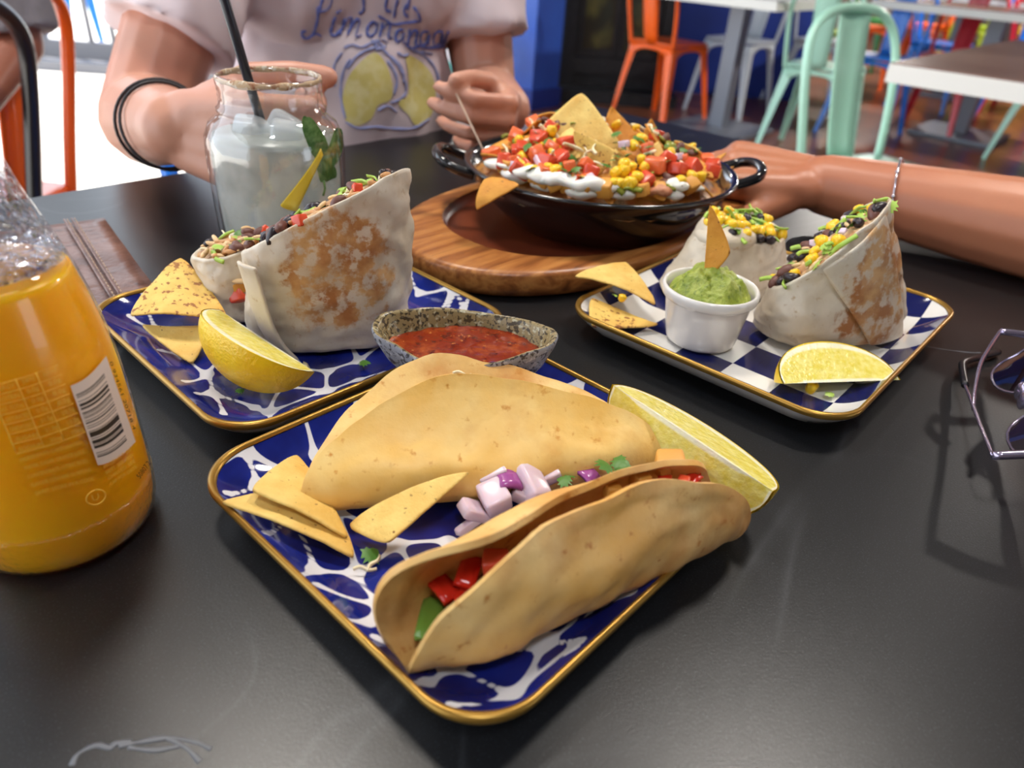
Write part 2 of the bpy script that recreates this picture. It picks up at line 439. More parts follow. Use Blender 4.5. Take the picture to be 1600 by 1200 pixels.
chair('lime', (-.42, 4.9), AZ - .2, 'lime green metal chair half hidden behind the white t-shirt')
chair('teal', (-.36, 5.9), AZ + .4, 'teal metal chair behind the lime one at the blue pillar')
chair('cyan', (-3.35, 5.9), 2.5, 'sunlit blue metal chair outside beyond the railing')
chair('cyan', (-3.9, 6.2), 2.1, 'sunlit blue metal chair outside at the left edge of the picture')
chair('pale', (-2.75, 6.3), 2.8, 'pale metal chair outside beside the sunlit blue one')
chair('blue', (-.255, 1.005), math.radians(-144), 'blue metal chair under the person in the white t-shirt')
chair('orange', (-1.125, 1.335), PI / 2, 'orange metal chair near the bottle, its back post rising at the left')
chair('black', (-1.02, 1.035), PI / 2, 'black metal chair with curved back tube at the left edge')

# other tables
tabw = mat('white_edge', S(232, 232, 226), .35)
tabtop = mat('brown_table_top', S(120, 92, 84), .25, layers=[(S(150, 120, 108), 3, .4, .7, 5)])
def cafe_table(u0, u1, v0, v1, label, legc, topm):
    c = W((u0 + u1) / 2, (v0 + v1) / 2, -TZ); t = thing('cafe_table', label, 'table', c, AZ)
    part('edge_band', MB().box((0, 0, .73), (u1 - u0, v1 - v0, .042)), tabw, t, False); part('tabletop', MB().box((0, 0, .7525), (u1 - u0 - .006, v1 - v0 - .006, .004)), topm, t, False)
    part('column', MB().box((0, 0, .36), (.09, .09, .70)), legc, t, False); o = part('foot', MB().box((0, 0, .015), (.5, .5, .03)), legc, t, False); mod(o, 'BEVEL', width=.006, segments=2)
    return t
greyleg = mat('grey_leg', S(120, 124, 134), .4, .3)
pr = at(1390, 100)
uvp = lambda p: (p.x * UU.x + p.y * UU.y, p.x * VV.x + p.y * VV.y)
u0, v1 = uvp(pr)
cafe_table(u0, u0 + 1.25, v1 - .85, v1, 'white-edged brown cafe table at the upper right', greyleg, tabtop)
pl = atf(1108, 207); ul, vl = uvp(pl)
cafe_table(ul - .3, ul + .5, vl - .4, vl + .4, 'pale cafe table on a grey column behind the pan', greyleg, tabw)
cafe_table(5.3, 6.1, .6, 1.9, 'brown cafe table among the bright chairs far back', greyleg, tabtop)
cafe_table(7.0, 7.9, 1.2, 2.6, 'brown cafe table at the far end of the room', greyleg, tabtop)

# black fireplace
fb = mat('cast_black', S(24, 24, 27), .45, layers=[(S(36, 36, 40), 30, .4, .7, 3)])
t = thing('fireplace', 'black cast fireplace between the blue pillar and the orange chair', 'fireplace', (.56, 5.62, 0))
part('body', MB().box((0, .12, .62), (.78, .36, 1.24)), fb, t, False)
part('mantel', MB().box((0, .08, 1.27), (.9, .46, .06)), fb, t, False)
for s in (-1, 1): part('side_post', MB().box((s * .33, -.075, .6), (.08, .05, 1.2)), fb, t, False)
part('lintel', MB().box((0, -.075, .93), (.58, .05, .1)), fb, t, False); part('lintel', MB().box((0, -.075, .22), (.58, .05, .1)), fb, t, False)
part('hearth', MB().box((0, -.16, .04), (.86, .24, .08)), fb, t, False)
glassf = mat('fire_glass', S(52, 50, 42), .12, layers=[(S(110, 104, 60), 5, .5, .75, 2)])
for s in (-.5, .5):
    d = part('door', MB().box((s * .28, -.07, .575), (.27, .02, .6)), fb, t, False); part('pane', MB().box((s * .28, -.083, .575), (.2, .006, .5)), glassf, d, False)

# railing and threshold of the open left side
railm = mat('rail_grey', S(112, 112, 118), .5, .2)
t = thing('railing', 'grey upright bar railing between the room and the sunlit patio', 'railing', (-3.25, 5.5, 0))
part('top_rail', MB().box((0, 0, 1.0), (3.0, .06, .05)), railm, t, False); part('bottom_rail', MB().box((0, 0, .09), (3.0, .06, .12)), railm, t, False)
me = mesh_of('baluster', *(lambda q: (q.v, q.f))(MB().box((0, 0, .55), (.028, .028, .9))), railm, False)
for k in range(19): place(me, 'baluster', t, Matrix.Translation((-1.44 + k * .16, 0, 0)))
struct('trim_post', MB().box((-1.62, 5.5, 1.45), (.12, .12, 2.9)), mat('white_post', S(232, 232, 236), .6))
struct('trim_threshold', MB().box((-3.25, 5.25, .03), (3.4, .16, .06)), railm)

# ------------------------------------------------------------------ plates
GOLD = mat('gold_rim', S(168, 128, 56), .32, .7)
PORC = mat('white_porcelain', S(232, 226, 220), .12, coat=.5)
def web_mat():
    mt, n, b = nodes_of('web_glaze'); co = coords(n)
    a = attr_node(n, 'web').outputs['Fac']
    f = ramp(n, a, [(.49, WHT), (.51, BLK)])
    blue = mix(n, ramp(n, nz(n, co, 40, 3), [(.35, BLK), (.65, WHT)]), S(16, 22, 92), S(26, 40, 132))
    white = S(226, 224, 228)
    n.links.new(mix(n, f, blue, white), b.inputs['Base Color']); b.inputs['Roughness'].default_value = .09; b.inputs['Coat Weight'].default_value = .4
    return mt
def check_mat():
    mt, n, b = nodes_of('check_glaze'); co = coords(n)
    mp = N(n, 'ShaderNodeMapping'); n.links.new(co, mp.inputs[0]); mp.inputs['Location'].default_value = (.006, .012, .5)
    ck = N(n, 'ShaderNodeTexChecker'); n.links.new(mp.outputs[0], ck.inputs[0]); ck.inputs['Scale'].default_value = 1 / .031
    ck.inputs['Color1'].default_value = S(20, 26, 84); ck.inputs['Color2'].default_value = S(232, 228, 222)
    n.links.new(ck.outputs[0], b.inputs['Base Color']); b.inputs['Roughness'].default_value = .09; b.inputs['Coat Weight'].default_value = .4
    return mt
def rrect(hx, hy, r, n=170):
    """rounded rectangle outline, 4*n points starting at angle 0"""
    out = []
    for cx, cy, a0 in ((hx - r, hy - r, 0), (-hx + r, hy - r, PI / 2), (-hx + r, -hy + r, PI), (hx - r, -hy + r, 1.5 * PI)):
        for k in range(n // 2): out.append((cx + r * math.cos(a0 + PI / 2 * k / (n // 2)), cy + r * math.sin(a0 + PI / 2 * k / (n // 2))))
        a1 = a0 + PI / 2
        p0 = (cx + r * math.cos(a1), cy + r * math.sin(a1)); k2 = n - n // 2
        nx = {0: (-hx + r, hy), 1: (-hx, -hy + r), 2: (hx - r, -hy), 3: (hx, hy - r)}[round(a0 / (PI / 2))]
        for k in range(k2): out.append((p0[0] + (nx[0] - p0[0]) * k / k2, p0[1] + (nx[1] - p0[1]) * k / k2))
    return out
def web_field(X, Y, segs):
    acc = np.zeros_like(X); k = .0012; t = np.linspace(0, 1, 15)
    for (x0, y0, cx, cy, x1, y1, w) in segs:
        bx = (1 - t) ** 2 * x0 + 2 * t * (1 - t) * cx + t * t * x1; by = (1 - t) ** 2 * y0 + 2 * t * (1 - t) * cy + t * t * y1
        ww = w * (.78 + .95 * np.abs(2 * t - 1) ** 3); best = np.full_like(X, 1.0)
        for i in range(len(t) - 1):
            dx, dy = bx[i + 1] - bx[i], by[i + 1] - by[i]; l2 = dx * dx + dy * dy + 1e-12
            q = np.clip(((X - bx[i]) * dx + (Y - by[i]) * dy) / l2, 0, 1)
            best = np.minimum(best, np.hypot(X - bx[i] - q * dx, Y - by[i] - q * dy) - (ww[i] + (ww[i + 1] - ww[i]) * q))
        acc += np.exp(-np.clip(best, -.02, .04) / k)
    return -k * np.log(acc + 1e-30)
def plate(label, cu, cv, hx, hy, rot, face, segs=None, zl=0.0):
    c = W(cu, cv, zl); t = thing('plate', label, 'plate', c, AZ + rot)
    R = .026; ol = np.array(rrect(hx, hy, R)); na = len(ol); hm = min(hx, hy)
    def zin(ins):                                    # height of the eating surface by distance from the rim
        s = min(max(ins / .026, 0), 1); return .0060 + .0135 * (1 - s) ** 2.0
    ins = [0.0022, .004, .006, .008, .010, .012, .014, .016, .018, .020, .022, .024, .026] + [.026 + (hm - .026) * (k / 62) for k in range(1, 62)]
    vs = []
    for i in ins:
        s = 1 - i / hm; sx, sy = (hx - i) / hx, (hy - i) / hy
        vs += [(x * sx, y * sy, zin(i)) for x, y in ol]
    vs.append((0, 0, zin(hm))); nr = len(ins)
    fs = [(i * na + k, i * na + (k + 1) % na, (i + 1) * na + (k + 1) % na, (i + 1) * na + k) for i in range(nr - 1) for k in range(na)]
    fs += [((nr - 1) * na + k, (nr - 1) * na + (k + 1) % na, len(vs) - 1) for k in range(na)]
    b = MB(); b.add(vs, fs); o = part('glazed_face', b, face, t)
    if segs is not None:
        A = np.array(vs); d = web_field(A[:, 0], A[:, 1], segs)
        at_ = o.data.attributes.new('web', 'FLOAT', 'POINT'); at_.data.foreach_set('value', np.clip(.5 + d * 60, 0, 1).astype(np.float32))
    # gold rim
    rim = [(.0022, .0178), (.0016, .0192), (.0004, .0196), (-.0006, .0188), (-.0008, .0172), (-.0002, .0158)]
    vs = []; 
    for i, z in rim: vs += [(x * (hx - i) / hx, y * (hy - i) / hy, z) for x, y in ol]
    fs = [(i * na + k, (i + 1) * na + k, (i + 1) * na + (k + 1) % na, i * na + (k + 1) % na) for i in range(len(rim) - 1) for k in range(na)]
    b = MB(); b.add(vs, fs); part('gold_rim', b, GOLD, t)
    und = [(-.0002, .0158), (.002, .013), (.008, .0065), (.014, .0030), (.018, .0022), (.020, .0004), (.024, .0004), (.026, .002), (.05, .002)]
    vs = []
    for i, z in und: vs += [(x * (hx - i) / hx, y * (hy - i) / hy, z) for x, y in ol]
    fs = [(i * na + k, (i + 1) * na + k, (i + 1) * na + (k + 1) % na, i * na + (k + 1) % na) for i in range(len(und) - 1) for k in range(na)] + [tuple(range((len(und) - 1) * na, len(und) * na))]
    b = MB(); b.add(vs, fs); part('underside', b, PORC, t)
    return t
def loc2(px, py, cu, cv, rot=0, z=.008):
    u, v = uvp(at(px, py, z)); x, y = u - cu, v - cv; c, s = math.cos(-rot), math.sin(-rot)
    return (x * c - y * s, x * s + y * c)
def segs_from(lines, cu, cv, rot=0):
    out = []
    for ln in lines:
        (a, b_), w = ln[:2], ln[2] if len(ln) > 2 else .0012
        bend = ln[3] if len(ln) > 3 else 0.08
        x0, y0 = loc2(*a, cu, cv, rot); x1, y1 = loc2(*b_, cu, cv, rot)
        out.append((x0, y0, (x0 + x1) / 2 - (y1 - y0) * bend, (y0 + y1) / 2 + (x1 - x0) * bend, x1, y1, w))
    return out
FPU, FPV = .1865, .1725
P1, P2, P3, P4 = (701, 1037), (848, 1005), (800, 1098), (978, 936)
S1, S2 = (381, 725), (460, 657)
fl = [(P1, P2), (P1, P3), (P2, P3), (P2, (905, 1016)), (P2, (872, 930)), (P2, (795, 965)), (P2, P4, .0011), (P1, (588, 1014)), (P1, (668, 1080)), (P3, (705, 1124)), (P3, (893, 1030), .0012), (P4, (900, 926)), (P4, (995, 880)), (P4, (1010, 920)),
      ((668, 1080), (640, 1100)), ((575, 985), (596, 940)), ((575, 985), (530, 1000)), ((596, 940), (500, 935), .0012), ((596, 940), (555, 890)), ((492, 900), (555, 890)), ((492, 900), (470, 930)), ((596, 940), (660, 960)), ((660, 960), P1), ((660, 960), (795, 965)),
      (S1, (362, 698)), (S1, (338, 713)), (S1, (340, 760)), (S1, (403, 760)), (S1, (500, 735), .0016, -.1), (S1, S2, .0017, .12), (S2, (492, 712)), (S2, (530, 646)), (S2, (440, 655)), ((545, 630), (530, 646)), ((545, 630), (560, 660)), ((545, 630), (600, 612)), ((545, 630), (540, 610)),
      ((403, 760), (450, 800)), ((403, 760), (360, 790)), ((500, 735), (492, 712)), ((500, 735), (520, 790)), ((450, 800), (520, 790)), ((450, 800), (420, 850)), ((450, 800), (492, 900)), ((520, 790), (555, 890)),
      ((940, 605), (965, 645)), ((940, 605), (915, 580)), ((965, 645), (1000, 640)), ((940, 605), (900, 620)), ((965, 645), (930, 680)), ((1100, 720), (1060, 690)), ((1100, 720), (1150, 730)), ((1100, 720), (1080, 780)), ((1080, 780), (1000, 780)), ((1080, 780), (1120, 830)), ((995, 880), (1080, 860)), ((1080, 860), (1120, 830)),
      ((640, 580), (700, 560)), ((640, 580), (600, 612)), ((700, 560), (760, 600)), ((640, 580), (690, 640)), ((560, 660), (690, 640)), ((690, 640), (760, 600)), ((760, 600), (900, 620)), ((900, 620), (930, 680)), ((930, 680), (800, 720)), ((690, 640), (800, 720)), ((800, 720), (1000, 780)), ((520, 790), (800, 720)), ((872, 930), (900, 926)), ((872, 930), (880, 850)), ((880, 850), (1000, 780)), ((880, 850), (700, 840)), ((700, 840), (660, 960)), ((520, 790), (620, 845)), ((620, 845), (555, 890)), ((620, 845), (700, 840)), ((620, 845), (650, 900)), ((650, 900), (596, 940)), ((650, 900), (660, 960))]
WEB = web_mat()
PLATE_F = plate('blue and white web-patterned plate in front, with tacos on it', FPU, FPV, .0945, .0885, 0, WEB, segs_from(fl, FPU, FPV))
LPU, LPV, LPR = .2115, .3560, -.02
A1 = (709, 471); B1 = (323, 580); C1 = (330, 612); D1 = (420, 640); E1 = (512, 607); F1 = (512, 575)
ll = [(A1, (655, 463)), (A1, (652, 503)), (A1, (684, 503)), (A1, (722, 496)), (A1, (752, 458)), (A1, (690, 435)), ((752, 458), (775, 474)), ((752, 458), (722, 496)), ((690, 435), (652, 430)), ((690, 435), (665, 420)), ((655, 463), (640, 440)),
      (B1, C1), (B1, (285, 548)), (B1, (290, 600)), (B1, (356, 545)), (C1, (398, 632)), (C1, (310, 620)), (D1, (398, 632)), (D1, (420, 664)), (D1, E1), (E1, F1), (E1, (560, 590)), (F1, (560, 560)), (F1, (470, 570)), (D1, (440, 600)), ((440, 600), (470, 570)), ((440, 600), E1, .0014), (C1, (350, 650)),
      ((285, 548), (250, 545)), ((285, 548), (245, 510)), ((285, 548), (320, 520)), ((245, 510), (205, 500)), ((245, 510), (230, 475)), ((230, 475), (190, 470)), ((230, 475), (270, 450)), ((230, 475), (225, 455)), ((320, 520), (356, 545)), ((320, 520), (340, 470)), ((356, 545), (400, 500)), ((340, 470), (270, 450)), ((340, 470), (400, 500)), ((400, 500), (470, 570)), ((400, 500), (500, 480)), ((500, 480), (560, 560)), ((500, 480), (560, 430)), ((560, 430), (640, 440)), ((560, 560), (652, 503)), ((560, 590), (600, 580)), ((560, 430), (520, 410))]
PLATE_L = plate('blue and white web-patterned plate at the left, under the burrito beside the bottle', LPU, LPV, .0945, .0885, LPR, WEB, segs_from(ll, LPU, LPV, LPR))
RPU, RPV, RPR = .4490, .1720, .02
PLATE_R = plate('navy and white checked plate at the right, with a ramekin on it', RPU, RPV, .108, .092, RPR, check_mat())

# ------------------------------------------------------------------ tortilla materials
def tortilla_mat(name, base, brown, pale_, stain=None, amount=(.55, .72), scale=32, flour=None):
    mt, n, b = nodes_of(name); co = coords(n)
    c = mix(n, ramp(n, nz(n, co, 26, 4), [(.35, BLK), (.7, WHT)]), base, pale_)
    c = mix(n, ramp(n, nz(n, co, scale, 5, .6), [(amount[0], BLK), (amount[1], WHT)]), c, brown)
    c = mix(n, ramp(n, nz(n, co, 190, 3), [(.62, BLK), (.75, WHT)]), c, brown)
    if stain:                                            # toasted patch: (centre, radius, colour, dark)
        for cen, rad, c1, c2 in stain:
            mp = N(n, 'ShaderNodeMapping', vector_type='POINT'); n.links.new(co, mp.inputs[0])
            mp.inputs['Location'].default_value = tuple(-cen[i] / rad[i] for i in range(3)); mp.inputs['Scale'].default_value = tuple(1 / r for r in rad)
            ln = N(n, 'ShaderNodeVectorMath', operation='LENGTH'); n.links.new(mp.outputs[0], ln.inputs[0])
            s1 = N(n, 'ShaderNodeMath', operation='MULTIPLY_ADD'); n.links.new(nz(n, co, 70, 5, .65), s1.inputs[0]); s1.inputs[1].default_value = -1.25; n.links.new(ln.outputs['Value'], s1.inputs[2])
            f = ramp(n, s1.outputs[0], [(.18, WHT), (.36, BLK)])
            holes = ramp(n, nz(n, co, 120, 4, .6), [(.42, BLK), (.52, WHT)])
            f2 = mix(n, 1.0, f, mix(n, .78, WHT, holes), 'MULTIPLY')
            tone = mix(n, ramp(n, nz(n, co, 55, 4), [(.4, BLK), (.62, WHT)]), c1, c2)
            c = mix(n, f2, c, tone)
    n.links.new(c, b.inputs['Base Color']); b.inputs['Roughness'].default_value = .5; b.inputs['Coat Weight'].default_value = .12; b.inputs['Coat Roughness'].default_value = .35
    bp = N(n, 'ShaderNodeBump'); bp.inputs['Strength'].default_value = .45; bp.inputs['Distance'].default_value = .0012
    n.links.new(nz(n, co, 90, 6, .6), bp.inputs['Height']); n.links.new(bp.outputs[0], b.inputs['Normal'])
    return mt
TACO = tortilla_mat('fried_tortilla', S(234, 184, 90), S(204, 136, 44), S(243, 212, 138), amount=(.50, .74), scale=17)
TACO2 = tortilla_mat('fried_tortilla_brown', S(228, 170, 84), S(190, 114, 38), S(240, 204, 138), amount=(.46, .70), scale=17)
CHIPM = None
def chip_mat(name, base, dark, spot, sps=420, spt=(.66, .74)):
    mt, n, b = nodes_of(name); co = coords(n)
    c = mix(n, ramp(n, nz(n, co, 60, 4), [(.35, BLK), (.68, WHT)]), base, dark)
    c = mix(n, ramp(n, nz(n, co, sps, 3), [(spt[0], BLK), (spt[1], WHT)]), c, spot)
    e = attr_node(n, 'tip').outputs['Fac']; c = mix(n, ramp(n, e, [(.80, BLK), (1, (.8, .8, .8, 1))]), c, spot)
    n.links.new(c, b.inputs['Base Color']); b.inputs['Roughness'].default_value = .6
    bp = N(n, 'ShaderNodeBump'); bp.inputs['Strength'].default_value = .6; bp.inputs['Distance'].default_value = .0008
    n.links.new(nz(n, co, 500, 4), bp.inputs['Height']); n.links.new(bp.outputs[0], b.inputs['Normal'])
    return mt
CHIP_Y = chip_mat('corn_chip', S(238, 204, 116), S(222, 174, 82), S(128, 76, 30))
CHIP_S = chip_mat('corn_chip_speckled', S(236, 198, 104), S(220, 170, 78), S(150, 92, 40), 260, (.575, .625))
CHIP_O = chip_mat('corn_chip_deep', S(228, 160, 58), S(206, 132, 40), S(120, 64, 24))
def chip_mesh(A, B, C, bulge, n=16, roll=0, bow=.05, twist=0.0):
    """curved triangular corn chip; bulge lifts the middle across the A-B direction"""
    A, B, C = Vector(A), Vector(B), Vector(C); nor = (B - A).cross(C - A).normalized(); cen = (A + B + C) / 3; L = (B - A).length
    vs = []; fs = []; idx = {}; tips = []; sd = rng.random() * 100
    for i in range(n + 1):
        for j in range(n + 1 - i):
            a, b_ = i / n, j / n; c = 1 - a - b_
            mx = max(a, b_, c)
            p = A * a + B * b_ + C * c
            p = cen + (p - cen) * (1 - .10 * max(0, (mx - .72) / .28) ** 2 + bow * 4 * max(a * b_, b_ * c, a * c) * (1 - 3 * min(a, b_, c)))
            t = (a - b_) if roll == 0 else ((b_ - c) if roll == 1 else (c - a))
            p = p + nor * (bulge * (1 - t * t) + twist * (a * a - c * c) + .0007 * mnoise.noise(p * 130 + Vector((sd, 0, 0))))
            idx[i, j] = len(vs); vs.append(p); tips.append(max((mx - .6) / .4, 0) if mx > .6 else 0)
    for i in range(n):
        for j in range(n - i):
            fs.append((idx[i, j], idx[i + 1, j], idx[i, j + 1]))
            if j < n - i - 1: fs.append((idx[i + 1, j], idx[i + 1, j + 1], idx[i, j + 1]))
    return vs, fs, tips
def chip(label, A, B, C, bulge=.004, m_=None, group=None, roll=0, twist=0.0, name='tortilla_chip', marks=0):
    v, f, tips = chip_mesh(A, B, C, bulge, roll=roll, twist=twist)
    b = MB().add(v, f); o = solo(name, b, m_ or CHIP_Y, label, 'chip', group)
    at_ = o.data.attributes.new('tip', 'FLOAT', 'POINT'); at_.data.foreach_set('value', np.array(tips, dtype=np.float32))
    mod(o, 'SOLIDIFY', thickness=.0017, offset=0); mod(o, 'SUBSURF', levels=1, render_levels=1)
    return o

# ------------------------------------------------------------------ bits of filling: shared meshes
def unit(name, kind, material):
    b = MB()
    if kind == 'bean':
        b.ball((0, 0, 0), (1, .62, .55), 2); b.v = [p + Vector((0, .18 * p.x * p.x, 0)) for p in b.v]
    elif kind == 'grain': b.ball((0, 0, 0), (1, .34, .34), 2)
    elif kind == 'corn':
        b.ball((0, 0, 0), (1, 1, 1), 2)
        b.v = [Vector((p.x * (.78 + .22 * p.z), p.y * (.66 + .14 * p.z), p.z * .85)) * (1 / max(.75, max(abs(p.x), abs(p.y), abs(p.z)))) * .85 for p in b.v]
    elif kind == 'dice':
        bm = bmesh.new(); bmesh.ops.create_cube(bm, size=1.7)
        for v in bm.verts: v.co += Vector([.22 * mnoise.noise(v.co * 1.3 + Vector((k * 9 + len(name), 3, 0))) for k in range(3)])
        bmesh.ops.bevel(bm, geom=bm.edges[:], offset=.26, segments=2, profile=.6, affect='EDGES')
        b.add([v.co.copy() for v in bm.verts], [tuple(v.index for v in f.verts) for f in bm.faces]) if bm.verts.index_update() is None else None; bm.free()
    elif kind == 'leaf':
        ol = [(0, 0), (.25, .18), (.32, .42), (.55, .38), (.5, .62), (.72, .72), (.45, .85), (.3, 1.15), (.12, 1.0), (0, 1.3), (-.12, 1.0), (-.3, 1.15), (-.45, .85), (-.72, .72), (-.5, .62), (-.55, .38), (-.32, .42), (-.25, .18)]
        b.add([(x, y, .22 * math.sin(y * 2.6) - .35 * x * x) for x, y in ol] + [(0, .6, .24)], [(k, (k + 1) % len(ol), len(ol)) for k in range(len(ol))])
    elif kind == 'shred':
        P = spline([(-1, 0, 0), (-.4, .15, .12), (.3, -.1, .1), (1, .12, -.05)], 4); b.tube(P, [.16] * len(P), 5, flat=.5)
    elif kind == 'slab':                                  # curved slice of onion or pepper
        P = []
        for i in range(7):
            a = -.6 + 1.2 * i / 6; P.append([Vector((math.sin(a) * 1.2, y, math.cos(a) * 1.2 - 1.1)) for y in (-.6, -.2, .2, .6)])
        b.grid(P); n_ = len(b.v); b.v += [p * 1 + Vector((0, 0, -.3)) for p in b.v[:n_]]; f0 = list(b.f); b.f += [tuple(i + n_ for i in f[::-1]) for f in f0]
        ring = [i * 4 for i in range(7)] + [24 + j for j in range(1, 4)] + [i * 4 + 3 for i in range(5, -1, -1)] + [2, 1]
        for k in range(len(ring)): a_, c_ = ring[k], ring[(k + 1) % len(ring)]; b.f.append((a_, c_, c_ + n_, a_ + n_))
    return mesh_of(name, b.v, b.f, material)
BEAN = unit('bean', 'bean', mat('black_bean', S(38, 24, 30), .35)); BEAN2 = unit('bean', 'bean', mat('brown_bean', S(104, 62, 50), .45))
RICE = unit('rice_grain', 'grain', mat('rice', S(226, 190, 140), .5)); RICE2 = unit('rice_grain', 'grain', mat('rice_tan', S(206, 150, 96), .5))
CORN = unit('corn_kernel', 'corn', mat('corn', S(250, 204, 40), .3, sss=(.2, .003), layers=[(S(240, 176, 20), 300, .45, .7, 2)]))
TOM = unit('tomato_dice', 'dice', mat('tomato', S(214, 66, 40), .25, layers=[(S(232, 120, 72), 160, .45, .7, 3), (S(190, 44, 30), 90, .5, .7, 2)], sss=(.3, .004)))
TOM2 = unit('tomato_dice', 'dice', mat('tomato_orange', S(238, 110, 60), .25, layers=[(S(246, 150, 100), 160, .5, .7, 3)], sss=(.15, .003)))
PEPR = unit('red_pepper', 'slab', mat('red_pepper', S(216, 44, 26), .2)); PEPG = unit('green_pepper', 'slab', mat('green_pepper', S(96, 132, 40), .22, layers=[(S(150, 176, 90), 120, .5, .7, 2)]))
LEAF = unit('herb_leaf', 'leaf', mat('herb_green', S(66, 112, 34), .45, layers=[(S(110, 160, 60), 300, .5, .7, 2)])); LEAF2 = unit('herb_leaf', 'leaf', mat('lettuce_green', S(158, 190, 70), .4, layers=[(S(196, 214, 120), 200, .5, .7, 2)]))
SHRED = unit('cheese_shred', 'shred', mat('cheese', S(240, 226, 186), .5)); LETT = unit('lettuce_shred', 'shred', mat('lettuce', S(166, 196, 80), .4))
ONION_W = unit('onion_piece', 'dice', mat('onion_white', S(226, 206, 214), .25, layers=[(S(206, 170, 196), 140, .45, .7, 2)], sss=(.3, .004)))
ONION_P = unit('onion_piece', 'slab', mat('onion_purple', S(150, 62, 138), .22, layers=[(S(196, 140, 188), 120, .5, .75, 2)]))
JALA = unit('jalapeno_slice', 'slab', mat('jalapeno', S(136, 140, 40), .25, layers=[(S(176, 172, 84), 120, .5, .7, 2)]))
CHUNK = unit('potato_chunk', 'dice', mat('golden_chunk', S(226, 160, 66), .5, layers=[(S(196, 120, 44), 120, .5, .7, 3)]))
BITN = {}
def bit(me, parent, p, s, nor=None, spin=None, name=None, rnd=.5):
    """one piece of filling, p in the parent's frame"""
    q = (Vector(nor) if nor else Vector((0, 0, 1)))
    q = (q + Vector((random.uniform(-rnd, rnd), random.uniform(-rnd, rnd), random.uniform(-rnd, rnd)))).normalized().to_track_quat('Z', 'Y')
    R = q.to_matrix() @ rotz(random.uniform(0, 2 * PI) if spin is None else spin)
    sc_ = s if hasattr(s, '__len__') else (s, s, s)
    return place(me, name or me.name.split('.')[0], parent, Matrix.LocRotScale(Vector(p), R.to_quaternion(), Vector(sc_)))

# ------------------------------------------------------------------ tacos
def taco_shell(ax, bx, thF, thB, r0, rows=44, curl=(0, 0), back=1.0, seed=0, sq=(0, 0), shear=0.0):
    """folded round tortilla: x along the fold; front wall towards -y, back wall towards +y. thF/thB: wall angle from the ground, r0: bend radius, curl: extra turn towards the edge"""
    def wall(s, th, cu, r):
        """position at arc length s: turn from 0 to th over the bend, then curl on"""
        y = z = 0.0; K = 26; ang = 0.0
        for k in range(K):
            ss = s * (k + .5) / K
            ang = th * min(ss / (r * th), 1.0) + cu * max(0, (ss - r * th) / max(bx - r * th, 1e-4)) ** 1.5
            y += math.cos(ang) * s / K; z += math.sin(ang) * s / K
        return y, z
    P = []
    nA = 64
    for i in range(rows + 1):
        rr = math.sin(PI / 2 * i / rows) if i else 0.0
        row = []
        for k in range(nA):
            t = 2 * PI * k / nA; a = rr * math.cos(t); bb = rr * math.sin(t)
            w = 1 + .025 * math.sin(3 * t + seed) + .018 * math.sin(5 * t + 2 * seed)
            if a < 0: w *= 1 + (sq[1] if bb > 0 else sq[0]) * math.sin(2 * t) ** 2 * rr ** 2
            x = shear * max(bb, 0) * rr + ax * a * w * (1 + (back - 1) * .5 * (bb > 0) * abs(bb)); s = abs(bb) * bx * w * (back if bb > 0 else 1); end = min(1.0, abs(a)) ; r = r0 * (1 - .45 * end ** 3)
            th, cu = (thF, curl[0]) if bb < 0 else (thB, curl[1])
            y, z = wall(s, th, cu, r)
            p = Vector((x, -y if bb < 0 else y, z))
            p += Vector((0, 0, .004 * end ** 4)) if s < .01 else Vector()
            d = .0050 * fbm((x + seed, (bb) * bx, seed), 24, 2) + .0022 * fbm((x, bb * bx, seed + 4), 62, 3)
            nrm = Vector((0, -math.sin(th), math.cos(th))) if bb < 0 else Vector((0, math.sin(th), math.cos(th)))
            row.append(p + nrm * d * min(1, s / .02))
        P.append(row)
    b = MB(); vs = [P[0][0]]
    for i in range(1, rows + 1): vs += P[i]
    fs = [(0, 1 + k, 1 + (k + 1) % nA) for k in range(nA)]
    for i in range(rows - 1):
        fs += [(1 + i * nA + k, 1 + (i + 1) * nA + k, 1 + (i + 1) * nA + (k + 1) % nA, 1 + i * nA + (k + 1) % nA) for k in range(nA)]
    return b.add(vs, fs)
# back taco: lying back on its side, fold towards the viewer
tL, tR = at(478, 783, .012), at(1020, 722, .012)
c = (tL + tR) / 2; c.z = TZ + .0085; yaw = math.atan2(tR.y - tL.y, tR.x - tL.x)
T1 = thing('taco', 'golden folded taco at the back of the front plate, lying against the salsa bowl', 'taco', c, 0, rot=(0, 0, yaw))
sh = taco_shell(.082, .067, math.radians(146), math.radians(22), .0125, curl=(-.45, .40), back=1.0, seed=2.2)
# turned so that the fold faces the viewer: the front wall folds over the back wall
o = part('tortilla', sh, TACO, T1); mod(o, 'SOLIDIFY', thickness=.0026, offset=0); mod(o, 'SUBSURF', levels=1, render_levels=1)
